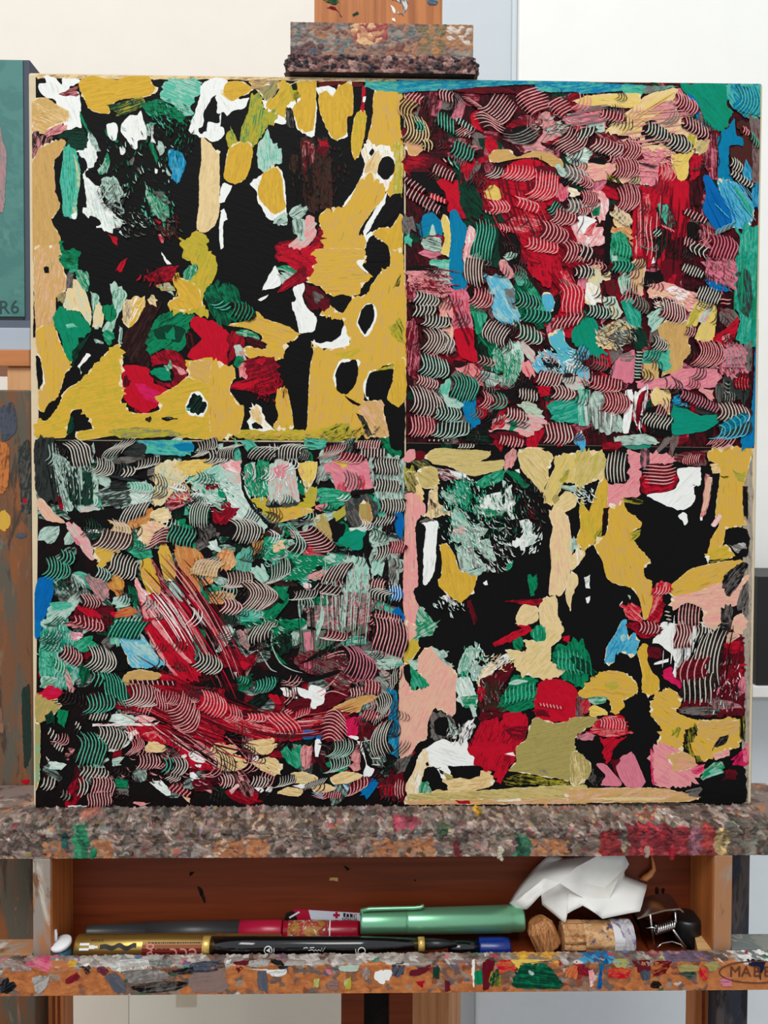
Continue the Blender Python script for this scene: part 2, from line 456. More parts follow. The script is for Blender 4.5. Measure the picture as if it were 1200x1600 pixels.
tile(340, 400, .25, '''
Y/O 610 -40 910 -40 920 40 890 60 925 110 945 110 910 180 860 240 780 260 720 250 640 190 555 150 590 60
W 870 30 920 20 905 60 945 105 930 110 890 70
W 555 120 580 70 600 0 615 0 590 100
Y/O 1085 -30 1150 -30 1165 100 1180 250 1180 560 1178 700 1110 660 960 720 920 800 920 910 1030 910 1040 1000 1080 1130 980 1130 550 1130 560 1060 570 850 580 690 600 600 590 540 680 580 820 550 830 520 790 470 780 390 640 370 700 300 780 350 830 270 940 235 960 180 1020 100 1075 70
W 870 420 900 335 930 302 985 308 992 390 960 470 920 508
K 880 420 900 340 930 310 975 315 980 390 950 460 920 495
W 580 530 640 540 720 535 770 490 790 440 825 550 720 582 640 570
W 720 750 760 660 800 640 885 650 880 690 770 700 745 840
K 735 750 770 670 860 655 880 720 860 800 800 870 750 840
W 920 880 915 800 955 725 990 710 945 800 945 900
V/K 980 720 1105 670 1105 720 960 740
K 932 880 928 800 965 732 1100 705 1090 800 1060 890 1100 930 1170 920 1160 1205 1090 1205 1060 1080 1040 940
Y 1110 660 1170 650 1175 880 1130 935 1060 890 1090 800
O/F 880 960 920 920 1020 900 1040 1000 1070 1130 990 1130 930 1030
K/N 870 980 910 1000 970 1130 940 1130
K 790 870 900 930 880 940 810 900
V/K 1080 430 1150 400 1160 540 1090 500
V/Y 740 610 900 580 820 640 760 640
V/Y 100 1090 400 1080 560 1090 800 1060 840 1140 500 1150 150 1140
V/K 640 1110 740 1050 820 1060 780 1150 680 1160
K/V 1100 200 1140 120 1130 190
Y/O 50 430 160 410 250 350 290 390 380 420 460 450 505 490 480 530 440 530 430 580 380 650 320 640 260 625 200 640 165 590 200 565 290 580 280 500 180 450
W 280 215 320 130 360 55 385 100 390 185
G/L 360 70 430 55 500 100 470 120 400 90
L/N 380 100 440 90 480 120 460 180 400 170
W 250 275 320 240 310 260 270 282
W 470 200 530 165 548 190 530 250 550 310 612 380 605 470 530 490 510 480 500 420 470 330 465 290 490 270
R/D 380 0 610 0 590 80 550 130 500 100 440 50 390 30
D/R 540 60 560 150 480 190 380 230 400 180
D/K 540 180 620 200 690 260 680 310 640 340 570 330 540 250
N/K 600 230 660 250 640 300 610 290
K 702 280 740 250 800 240 840 260 780 355 720 320
R -25 450 60 470 90 540 60 600 60 680 -25 665
D/R 60 500 150 470 170 560 120 620 60 680 70 600
G/L 110 480 180 460 270 510 250 530 160 500
K/D 180 500 290 540 290 580 220 570
L/R 110 560 160 580 170 640 120 660
G/K 110 640 160 620 170 680 110 690
P/R 135 680 180 670 185 750 140 770
D/R 180 650 280 630 370 650 390 830 300 870 200 850 80 830 80 800 180 760
R 80 810 180 790 260 770 240 800 170 830
R/D 240 640 290 640 280 680 250 670
Y/O -40 680 90 700 115 750 80 800 80 850 165 970 140 1080 120 1110 -40 1120
W/S 200 950 230 922 275 950 295 1020 345 1080 200 1082
S/O 215 955 235 935 262 960 280 1030 270 1060 215 1010
K 212 1050 240 1040 285 1075 220 1080
Y/O 380 835 430 830 450 900 470 1070 350 1070 380 1010 365 930
DG/G 0 250 60 160 120 200 150 280 240 350 160 400 0 420
c T/DG 0 290 50 320 100 -30 12 3
c G/K 90 330 200 360 -30 110 -15 6
T/DG 540 1140 670 1150 660 1205 550 1205
''')
BRS = 290 / 1200.0
tile(620, 690, BRS, '''
L/Z 0 100 45 100 50 300 0 400
P 40 120 70 60 115 50 118 110 70 140
D 130 60 190 70 190 120 130 120
Z/V 100 140 180 110 230 170 180 190
V/K 50 180 110 160 130 250 60 300
Q/K 60 200 120 190 140 290 70 300
P/F 60 350 110 330 160 360 190 430 150 490 120 560 130 750 140 930 110 960 130 1040 150 1080 130 1130 130 1210 50 1210 40 900 50 650
S/Y 120 290 150 280 180 350 160 380 130 340
H 190 90 250 45 400 50 600 65 590 100 540 130 690 120 690 170 520 220 450 210 350 165 230 140
D/W 270 180 380 190 480 240 300 250
W/D 360 200 420 195 450 230 390 230
H/Q 120 210 200 160 260 180 260 290 170 300
S/N 210 320 260 310 270 400 340 460 240 490 160 480 200 440
BR/S 215 370 250 400 250 450 220 420
P/N 700 90 730 65 780 80 740 170 700 160
S 800 50 860 35 950 45 880 60
H/S 790 70 870 45 990 70 1012 120 980 180 975 250 930 312 860 240 800 170
H/E 1030 90 1210 85 1210 265 1080 260 1050 330 1000 410 945 360 980 250 1020 170
V/N 1050 260 1090 190 1120 180 1100 240 1060 290
S/H 1060 350 1100 320 1165 370 1150 420 1070 460 1000 410
Q 1005 370 1030 340 1055 370 1020 405
L/K 1060 285 1210 290 1210 340 1150 340
W 160 530 260 510 260 640 240 850 200 920 170 920 170 750 185 570
N/K 150 520 200 490 250 500 240 515
G/T 370 290 450 260 490 350 450 430 390 400
L/G 280 330 370 320 380 400 330 390
G/T 500 270 560 230 690 180 690 240 600 290 510 300
G/K 700 190 780 200 840 280 820 300 740 230
W 765 185 790 180 795 205
L/N 350 440 430 470 480 560 540 620 500 700 580 800 540 830 420 830 390 720 420 660 350 650 360 560
L/T 370 460 420 460 470 540 400 520
P/L 370 550 440 560 430 600 380 590
L/K 500 640 600 640 630 780 560 740
L/K 470 560 540 530 560 600 500 620
G/L 480 430 540 400 640 450 720 430 690 480 560 480
W/L 530 370 600 340 720 310 740 280 750 400 740 450 620 440 530 420
K 680 250 705 270 700 400 685 400
L 685 250 705 260 700 300 685 295
W/L 700 330 740 280 745 370 715 420
W 720 400 765 500 745 505 710 450
L/K 620 560 680 560 660 590
W/L 790 505 870 530 880 590 915 620 870 660 830 700 750 670 760 630 825 620
K/D 840 440 900 430 890 480 850 490
L/K 690 650 730 670 715 680
W 815 700 830 700 825 725
Y 280 670 320 660 370 730 415 840 500 830 520 870 490 970 410 1030 330 990 270 920 290 850 295 760
W/K 270 1000 320 990 390 1050 370 1060 320 1030
L/K 430 830 560 800 580 810 520 870
W 560 915 580 900 585 925
G/T 710 800 750 765 745 810 715 830
G/DG 850 860 900 860 910 920 890 985 860 970
D/K 450 1030 480 1030 520 1150 500 1200 480 1120
S/F 985 460 1060 430 1110 500 1130 650 1130 750 1110 900 1060 990 985 980 1000 800 990 660 1010 550
S 1120 860 1160 860 1172 920 1130 1000 1122 1090 1090 980
S 1130 740 1190 700 1210 700 1210 740 1150 820 1120 830
L/K 1130 620 1160 620 1170 700 1125 720
S 770 1150 800 1070 850 1040 910 1080 915 1150 850 1180 780 1185
S 930 1020 1030 1010 1040 1120 1065 1210 940 1210 920 1090
D/R 700 1030 930 1020 920 1060 820 1050
R 770 1190 850 1180 860 1210
G/L 130 1080 190 1100 250 1210 130 1210
L/G 150 1070 185 1080 180 1120
Y/O 1180 440 1210 380 1210 690 1160 640 1200 520
''')
tile(900, 690, BRS, '''
H/V 0 70 60 50 180 80 190 210 100 260 0 290
S/H 170 180 190 170 190 230 150 230
P/PK 330 60 420 60 640 90 650 130 470 150 410 170 420 260 400 360 300 370 280 420 200 410 200 280 330 260
c W/K 210 165 320 165 -6 200 8 6
D/K 180 10 260 10 280 55 190 55
A/N 300 10 500 10 480 40 350 50
Z/PK 420 70 470 70 470 160 420 170
D/R 430 220 560 200 650 190 662 250 620 312 440 340 410 290
c P/D 540 150 540 260 200 -10 12 6
R/D 450 230 640 230 620 300 440 320
D/N 640 80 800 60 860 60 800 160 650 130
c P/D 700 120 800 110 -10 60 8 8
W 460 345 620 315 670 250 660 180 740 165 805 170 805 280 755 280 770 350 760 400 700 440 600 420 550 400
W 655 480 690 455 722 470 726 520 705 545 685 510
K/V 300 360 440 380 430 400 330 395
Y/O 850 100 870 45 1125 45 1120 150 1090 260 1080 350 1085 500 1105 540 1050 560 970 560 960 640 920 690 855 725 880 620 930 530 900 480 920 300 930 180
S/O 865 150 930 140 920 200 870 195
K/V 940 225 1000 222 1000 235 945 238
V/N 1030 195 1100 190 1090 270 1040 240
K/BR 1080 290 1112 290 1112 500 1090 490 1075 380
Y/V 150 260 200 240 200 420 180 550 120 640 60 695 10 650 30 540 20 450 40 360 80 460
V/K 120 600 170 550 185 600 130 650
X/K 180 430 215 420 205 520 190 630 165 610
Y/O 220 420 300 380 330 450 420 520 410 560 360 600 390 670 480 770 440 820 440 870 490 920 490 1080 440 1150 410 1020 350 940 260 920 200 880 170 770 120 670 190 610 210 520
V/K 350 590 430 570 420 600 370 640
Y/V 840 730 960 670 1000 690 1010 750 870 770
K/V 840 770 1000 755 880 785
Y/O 590 960 670 880 750 820 980 770 1060 780 1010 840 940 910 790 970 640 1000
W/Y 830 745 860 740 850 770
K 955 630 1000 560 1060 555 1112 580 1112 740 1050 740 1000 690
N/W 1000 670 1080 650 1110 690 1050 720
F/P 620 1010 790 970 940 910 970 970 1112 860 1112 900 1050 1050 960 1080 950 1170 830 1180 820 1080 720 1040 630 1090
K/N 950 960 960 860 1060 790 1100 800 1080 880 1010 980
N/K 1060 980 1112 900 1112 1110 1040 1080
F/P 990 1210 1030 1130 1090 1120 1095 1210
K/N 940 1070 1010 1060 1000 1210 940 1170
c P/K 670 1130 800 1130 -8 160 6 7
R/P 300 1070 350 1040 420 1080 430 1170 340 1150
R/P 490 950 540 920 620 930 560 1000 560 1100 530 1170 450 1190 500 1040
c P/R 510 960 590 960 -30 60 -10 5
c D/R 480 1160 560 1050 40 20 0 7
P/K 835 240 880 230 870 350 840 460 800 500 820 380
F 845 250 875 240 860 350 835 440 815 450 830 370
W 800 490 820 485 820 510 805 510
P/W 870 540 920 475 940 490 900 555
N/K 1000 70
S/W 0 700 45 710 20 780 0 800
W/K 55 880 85 870 85 940 65 945
W 65 1015 88 1010 80 1050 68 1045
W/K 275 1060 300 1030 310 1040
L/K 330 990 355 1000 350 1020
C 290 1165 325 1150 325 1210 280 1210
W 540 1210 560 1165 640 1175 650 1210
c W/K 590 1100 600 1150 40 5 0 3
''')
tile(620, 975, BRS, '''
F/P 20 270 50 260 90 430 200 400 150 330 130 230 210 140 300 230 390 320 380 420 380 570 330 600 250 540 200 640 190 740 130 780 80 850 15 850
F/P 45 -5 130 -5 130 80 50 110
Y/V 50 150 120 80 150 150 90 240 50 250
G/L 130 -5 260 -5 230 70 140 90
K 140 90 230 80 230 140 150 150
G/T 90 260 130 310 205 390 100 425
K 45 270 85 270 90 370 55 370
L/G 80 240 140 230 150 280 110 290
L/K 240 160 340 180 300 220 360 270 300 250
L/G 450 150 500 140 530 190 480 260 400 330 400 260
L/N 480 260 540 240 560 300 510 360 480 310
G/K 400 310 470 290 480 340 410 340
L/W 390 360 470 340 500 420 520 500 500 600 470 520 390 500
G/L 420 480 520 460 520 530 440 540
L 470 530 500 530 520 600 495 600
S/W 560 290 610 240 650 260 620 320 560 410 520 370
W/K 640 230 720 190 730 240 650 270
D/K 540 360 660 300 700 240 760 280 700 380 640 420 560 430
BR/K 530 420 600 380 660 400 680 480 640 560 560 600 530 540
R/D 520 430 570 420 560 490 530 490
N/K 230 590 270 560 360 610 400 720 330 750 220 740
K 240 640 300 600 350 650 320 720 250 710
L/K 330 610 400 700 370 740 340 670
W/K 400 680 490 630 480 720 410 770
N/K 0 880 90 850 70 940 10 960
K 90 870 190 760 200 780 160 830 110 930 60 1010 40 980
W 180 810 290 740 360 765 450 750 460 800 525 910 400 920 270 930 200 910
S/W 170 820 200 830 215 920 165 990 140 1090 60 1090 60 1040 110 950 140 860
S/O 380 1000 540 950 610 960 620 1040 480 1080 230 1100 280 1060 330 1070 310 1010 260 950 330 960
W 260 940 330 920 350 960 320 1000 280 990
K 365 930 420 915 530 920 535 980 460 1000 390 980
K 180 935 260 930 290 1010 330 1080 220 1060 170 1000
K 275 940 305 955 300 975 280 965
K 185 900 200 890 210 915 190 922
K 330 918 360 920 350 938
Q/K 320 980 365 990 360 1020 325 1010
G/L 150 1040 210 1030 220 1100 150 1110
D/K 540 560 690 540 700 600 540 640
R/D 540 640 600 610 690 620 700 570 820 570 850 640 820 750 770 800 765 880 720 940 690 1000 670 1030 630 1010 610 950 560 950 470 840 465 780 510 700
R 690 580 780 565 830 600 780 660 700 650
D/R 700 680 840 660 830 740 770 760
R 470 790 600 760 740 790 750 860 600 830 500 850
W/P 690 840 750 830 755 850
R 890 460 930 370 1000 350 1090 370 1165 430 1160 600 1030 640 900 600
D/R 890 550 980 560 1000 600 900 590
c P/R 930 520 1060 540 10 25 0 7
D/N 1160 480 1210 480 1210 590 1160 590
Q 870 640 900 605 1020 640 1150 620 1210 605 1210 690 1150 740 1150 820 1210 860 1210 1030 1050 1000 860 970 725 950 770 890 770 800 830 750
N/Q 920 945 960 945 980 970 940 970
D/P 1170 710 1210 700 1210 750 1170 750
G/DG 720 400 760 330 900 350 900 430 880 540 740 570 650 550 680 470
c T/G 700 470 880 430 -12 110 -5 8
G/DG 1010 180 1070 120 1210 110 1210 390 1100 370 1060 320 1090 280 1010 250
c T/G 1050 230 1200 260 15 140 6 7
L 720 385 780 360 850 370 760 395
S/H 700 170 830 180 830 100 900 110 960 100 960 -5 1060 -5 1060 90 1000 150 1000 250 1100 280 1040 340 940 350 850 340 780 290
G/T 870 30 920 0 960 20 960 90 920 120 870 80
G/K 750 100 810 90 820 160 760 150
R/D 610 130 700 80 850 10 850 60 740 110 640 150
R/D 1060 80 1110 80 1100 110 1060 100
S 770 -5 850 -5 850 10 800 5
H/Q 220 1090 500 1080 1210 1040 1210 1140 60 1150 60 1110
O/F 60 1140 1210 1130 1210 1160 60 1165
K/V 700 1000 780 970 1000 1000 1195 1040 900 1042 700 1042
W/S 640 1140 810 1128 810 1140 700 1150
R/D 400 1145 480 1140 470 1160 420 1165
''')
tile(900, 975, BRS, '''
C/B 290 -5 325 20 340 90 370 60 405 110 380 200 340 200 260 180 250 240 200 265 185 230 200 150 250 70
L/C 290 80 325 80 310 120
G/DG -5 130 40 140 90 200 100 280 140 320 50 390 -5 400
c G/DG 0 250 100 290 20 120 5 4
D/R 330 -5 550 -5 500 80 430 90 380 50
c P/D 410 20 520 30 -10 80 -15 6
Y 395 180 440 120 470 150 460 230 490 310 535 360 530 430 480 460 430 440 430 330 410 240
Y/O 30 430 130 330 220 300 320 320 400 400 390 450 320 490 270 580 240 570 200 480 40 475
V/O 190 390 250 370 280 410 220 430
W 490 110 580 20 640 -5 850 -5 850 60 770 120 760 160 700 280 660 350 630 330 640 230 570 160 550 130
W 500 250 600 220 600 245 500 265
D/K 480 150 560 160 560 220 490 220
M/R 555 330 620 280 650 350 740 310 740 360 690 420 600 370
c W/D 650 80 730 80 -10 180 0 5
W/N 640 180 740 160 700 290 660 300
c W/K 780 60 860 80 -20 140 -10 5
W 770 160 840 120 800 220 770 220
D/X 890 200 1000 120 1080 70 1090 500 1080 600 820 590 680 560 720 480 880 420
R/D 960 130 1070 110 1060 180 980 190
R/D 980 280 1080 260 1070 340 1000 350
PK/D 1050 390 1090 350 1090 450 1060 440
N/K 680 540 900 540 920 580 800 590 660 570
N/PK 850 480 1010 500 1070 540 900 550
c W/K 800 250 950 220 -60 420 30 7
c W/K 710 400 880 400 -20 220 10 6
c P/D 700 300 840 280 -40 200 20 4
F/P 810 -5 940 -5 900 40
F 1010 -5 1070 -5 1080 70 1020 50
K/N 940 -5 1000 -5 990 40 940 30
F/N 970 70 1020 50 1060 80 980 130
Y/O 500 480 600 415 680 480 640 560 780 620 1060 620 1060 780 900 840 840 890 770 870 700 760 690 830 620 790 530 780 560 680 490 590
O/Y 780 640 1055 625 1055 690 900 760 780 700
V/K 620 680 670 680 660 730 620 720
K/V 700 700 780 655 782 720 745 770 765 850 830 890 760 880 708 800
K/N 880 820 920 740 990 705 970 770 890 812
K/V 1065 600 1092 600 1092 760 1070 760 1055 720
F/PK 890 840 1000 810 990 850 900 880
P/PK 490 830 560 780 640 800 790 910 825 930 760 1040 620 1060 510 1040 485 900
O/P 610 850 700 825 780 920 640 950
M/P 770 920 830 910 830 960 780 970
M/P 480 800 500 830 500 1000 530 1040 490 1030
PK 255 900 360 830 400 900 445 1020 400 1060 310 1040
PK 130 910 180 900 240 960 300 1040 160 1040 190 980
R/P 90 690 150 610 260 590 310 640 360 700 250 730 150 720 80 700
c P/R 160 640 310 650 8 70 -5 9
PK/N 10 740 70 700 130 720 110 750
R/D 150 740 240 740 330 720 280 770 240 820 230 880 200 900 180 790
D/K 220 880 290 870 260 950 280 1020
R/N 30 500 90 480 90 560 40 590
G/L 70 480 180 470 200 500 110 520
E/Y 80 570 130 530 200 570 180 590 100 595
G/L 830 950 900 890 960 900 960 960 860 1020 810 1000
T/L 860 950 950 940 930 990 860 1010
M/D 1000 880 1060 830 1120 790 1115 900 1040 940
PK/M 1080 820 1120 800 1115 880 1085 900
K 800 1020 960 960 1000 920 1090 930 1085 1160 820 1160
D/X 960 950 1030 940 1040 1000 960 1000
O/F -50 1070 500 1060 690 1090 800 1120 700 1150 -50 1150
S 100 1130 200 1125 400 1120 580 1130 500 1140 300 1140
Q -40 612 130 600 100 660 -40 690
Q/S -30 830 60 870 100 930 60 1010 -30 1030
K/N 80 1000 115 930 120 970 180 990 120 1045
N/K 700 1080 800 1060 800 1120 720 1110
''')
tile(625, 120, BRS, '''
D/X 300 70 620 60 760 100 600 110 400 100
D/X 30 510 200 500 330 560 250 620 60 620
D/R 40 500 180 520 160 570 50 600
X/D 100 390 330 420 300 520 200 520
D/R 480 640 600 640 700 700 900 600 1000 640 1060 740 1050 900 1180 1000 1205 1205 780 1205 700 1050 640 1000 540 880 520 760
B/T -5 25 1205 25 1205 95 900 95 880 50 600 60 300 85 120 95 -5 100
R 720 560 800 530 900 540 950 580 880 600 870 680 740 660 650 640
R/D 560 670 700 660 830 690 780 780 640 720
R 600 780 760 760 900 780 1000 760 960 860 860 920 750 900 690 850
R/P 690 930 800 890 900 910 960 960 860 1010 760 1010 720 1000
R/D 780 1020 900 1000 1050 1090 1000 1205 830 1180
D 880 580 990 580 1000 640 900 640
R 230 690 260 660 370 670 390 760 380 850 300 800 290 740
R/D 300 800 400 840 440 920 330 890
K 60 620 200 620 240 690 290 760 200 760 100 690
R/P 1120 190 1205 180 1205 240 1130 230
S 1110 160 1160 140 1205 135 1205 175
PK/P 1040 260 1205 240 1205 310 1100 310
P/N 910 240 960 225 1010 300 1080 310 1060 370 960 420 880 450 820 450 900 400 930 340
N/P 940 330 1080 310 1080 360 960 370
O 570 520 610 475 700 470 760 520 870 480 960 490 1060 560 1040 610 960 560 880 520 740 530 600 555
P/N 800 440 900 430 1000 500 950 490 860 480 800 490
L/W 1070 510 1120 460 1205 460 1205 580 1100 560
L/N 1000 570 1050 580 1100 640 1040 640
PK/R 1000 690 1090 700 1080 790 1010 780
E 545 770 570 720 610 700 670 760 640 795 580 790
S/W 1090 720 1130 720 1165 750 1130 780 1095 770
DG/K 380 680 480 700 520 780 540 870 450 920 400 850 380 760
DG/K 540 880 640 870 660 950 560 940
A/B 120 960 130 1050 200 1030 250 1020 200 960
B 130 950 160 890 220 880 270 950 270 1020 200 980 150 1040 120 1010
L 190 1020 210 960 235 1020
E/H 265 930 290 885 320 940 340 1050 310 1160 265 1140 290 1050
B 320 870 360 850 400 930 440 990 410 1100 390 1205 320 1205 330 1050
L/K 140 1050 260 1040 260 1130 150 1110
N/K 20 900 80 900 100 1000 20 1010
T/G 30 1030 70 1020 75 1070 35 1080
T/G 200 1180 320 1185 320 1205 190 1205
O/P 40 420 130 420 150 470 100 510 60 500
P/W 440 980 500 990 520 1205 410 1205
DG/K 590 1000 720 1010 700 1205 560 1205
K/X 640 1000 770 1030 770 1205 660 1205
L/G 660 1150 720 1130 750 1160 690 1190
P/W 1110 910 1205 890 1205 1000 1160 1080 1105 960
W 1140 910 1205 895 1205 970 1170 980
c P/D 50 130 140 150 -30 70 8 5
c P/X 265 110 345 135 -12 75 8 5
c O/BR 20 190 100 220 -40 130 20 5
c S/BR 15 320 150 360 -10 180 -35 8
c T/K 100 310 140 320 10 100 -10 3
c S/K 150 440 195 440 20 90 -12 3
c T/K 248 270 345 320 0 105 0 6
c L/K 368 275 460 335 -18 40 0 6
c L/K 420 370 450 385 -14 20 0 2
c T/K 350 450 470 510 -45 95 0 7
c T/K 325 545 365 575 35 80 0 2
c P/D 430 145 530 215 75 35 -14 7
c P/X 560 160 690 255 -150 130 -18 9
c P/X 560 265 600 345 170 50 -20 5
c P/D 820 100 910 220 150 -70 -12 8
c P/D 1000 160 1075 235 95 -65 -10 6
c N/X 760 335 810 395 210 -60 30 5
c P/X 1050 380 1160 450 130 -130 12 8
c W/X 585 610 640 630 -80 70 -14 4
c P/R 670 610 850 630 -60 90 -22 9
c P/R 850 690 985 720 -90 180 -26 8
c P/R 575 840 680 840 0 90 -26 6
c P/R 750 805 870 845 15 80 -24 6
c T/X 975 830 1030 880 -60 70 -12 5
c P/D 990 890 1110 920 -50 90 -20 7
c P/D 910 985 1050 1030 -20 120 -36 7
c P/R 820 1070 1000 1110 -40 80 -18 9
c P/D 1050 1130 1175 1130 -5 130 -36 7
c T/DG 475 1050 590 1070 -25 250 -16 7
c P/X 40 665 150 735 -28 36 3 6
c P/X 55 745 250 860 -26 60 6 10
c P/X 225 590 345 650 -28 60 4 7
c P/R 205 770 290 805 -10 40 4 5
c P/R 645 970 700 985 10 50 -8 4
c P/X 555 870 580 880 10 20 0 2
c W/N 1070 610 1195 660 -10 110 -24 6
c W/N 1080 830 1205 850 -10 100 -24 6
c W/X 290 540 330 560 20 30 0 2
''')
tile(905, 120, BRS, '''
S/P 400 170 600 160 660 280 750 380 760 450 620 500 510 540 500 690 360 690 220 660 230 560 380 540 400 400 180 350
B/T -5 45 280 45 440 60 440 100 300 90 -5 110
T/A 280 55 440 60 400 120 290 100
N/T 440 60 640 60 560 80 420 110
E/S -5 150 80 120 400 110 330 200 200 190 -5 180
S/E 640 80 600 160 560 250 400 300 380 360 300 350 180 350 350 200 420 130 560 85
P/N 480 180 600 150 640 220 560 260 500 220
P/R -5 180 150 200 180 330 120 300 -5 230
PK/P -5 240 140 240 160 320 60 300 -5 290
L/N 40 310 150 300 160 350 80 360
PK/P 380 480 590 490 520 560 510 690 400 690 390 560
A/G 660 60 960 50 960 200 1000 230 960 330 900 350 820 300 780 200
U/A 700 100 780 180 770 280 830 330 760 270
T/B 960 50 1190 50 1170 270 1060 250 980 180
B/T 980 60 1050 60 1130 220 1060 250
B 960 330 1000 260 1010 370 1060 400 1060 440 970 450 970 600 1000 680 1100 800 1120 940 1040 950 960 850 890 690 900 500 890 400
C/B 900 680 1010 680 1130 840 1100 960 1000 980 960 900
A/T 1000 700 1110 830 1120 900 1060 850
U 800 640 840 630 890 720 960 830 990 950 900 1010 840 930 800 850 820 760
A/T 1010 980 1120 960 1172 960 1172 1205 1010 1205 1040 1060
B/C 1120 700 1172 680 1172 850 1120 830
BR/D 1010 280 1130 300 1130 680 1090 740 1000 640 980 460 1060 440 1060 400
N/D 1100 260 1172 280 1165 680 1120 690 1120 400
D/PK 820 350 890 360 890 560 900 680 820 600 800 500
H/N 750 420 830 420 820 480 760 500
B/C 1055 580 1080 540 1115 600 1110 670 1065 640
R/D 520 560 580 535 620 600 640 670 720 660 790 530 770 640 720 700 720 830 700 950 690 1060 600 1205 360 1205 340 1000 370 740 500 700
R 620 690 700 680 700 850 650 1000 620 900 600 780
R/P 400 760 460 760 450 900 410 1100 360 1150 370 950
R/P 530 560 580 545 600 650 540 680
X/D 710 680 780 660 800 800 720 860
R/D 720 520 790 530 770 640 720 660
K/X 700 950 780 940 780 1060 700 1030
X/D 560 1050 700 1060 660 1205 560 1205
E 600 510 740 480 710 540 700 640 660 665 610 600
V/E 690 390 745 390 745 450 710 480
K/DG 500 850 560 810 610 890 640 980 560 990 510 900
T/A 510 830 560 815 600 900 610 960 560 950 525 890
K/DG 480 990 530 960 600 1020 540 1140 480 1180
L/W -5 460 80 480 60 530 -5 540
P/S -5 560 200 560 220 650 100 670 -5 620
K 60 540 110 520 180 550 170 570 100 560
K/V 180 620 240 620 260 690 190 690
P/W 80 740 140 745 190 790 180 900 130 920 80 910
G/K 80 870 130 840 130 900 90 900
W -5 905 70 910 110 930 60 1000 30 1010 -5 970
P/W 60 1000 120 940 160 1020 160 1080 60 1100 -5 1060
R/P 30 1020 60 970 100 950 70 1040
S/H 220 930 270 870 330 900 320 980 240 970
J/S 210 970 330 980 340 1080 300 1020 220 1010
G/T 210 1020 290 1010 330 1100 320 1205 210 1205
L/G 220 1120 260 1070 240 1180 210 1190
K 170 900 220 850 200 1020 200 1205 170 1205
D/PK 780 970 860 960 900 1020 1000 1050 1010 1205 850 1205 780 1080
W 480 1170 500 1150 490 1205 470 1205
c P/D 145 235 275 265 -35 60 -10 7
c P/D 620 140 740 200 -15 100 -24 8
c P/X 680 290 815 365 -15 90 -20 8
K/BR 398 370 430 300 500 285 560 340 570 400 500 440 430 420
c W/K 435 325 555 375 -25 85 -18 7
K/BR 555 420 600 365 680 380 720 460 660 500 590 480
c W/K 575 405 700 450 -30 95 -22 7
c T/B 1015 130 1150 160 -20 190 -36 8
c W/K 980 550 1040 590 -14 70 -15 5
c W/K 985 620 1110 700 -18 44 -8 8
c T/BR 1110 380 1150 430 0 80 -10 4
c P/D 1060 340 1090 360 0 50 -8 3
c P/D 265 460 370 480 -14 130 -32 7
c P/D 220 590 360 590 -10 130 -28 9
c W/D 90 430 260 480 -55 80 -10 9
c W/K 0 370 80 350 -40 90 -10 4
c P/D 235 790 355 780 -30 180 -34 8
c P/D 5 660 65 690 -15 80 -20 5
c P/D 10 780 100 790 -10 100 -20 7
c P/D 0 870 60 860 0 50 -10 5
c P/X 690 870 815 930 -26 44 0 7
c P/X 685 1060 740 1085 -20 60 0 4
c W/K 740 1100 825 1135 -24 80 16 4
c W/S 225 870 315 935 -32 70 -14 5
c T/G 235 1100 320 1130 0 110 -12 5
c P/D 440 1040 466 1040 -8 300 0 2
c L/K 490 1000 520 1020 34 -40 0 3
c P/R 550 970 600 990 40 40 0 3
c PK/D 850 1090 1000 1120 -20 150 -20 8
c C/N 900 1000 985 965 -40 55 10 4
c W/X 0 1120 55 1140 -5 130 -24 3
''')
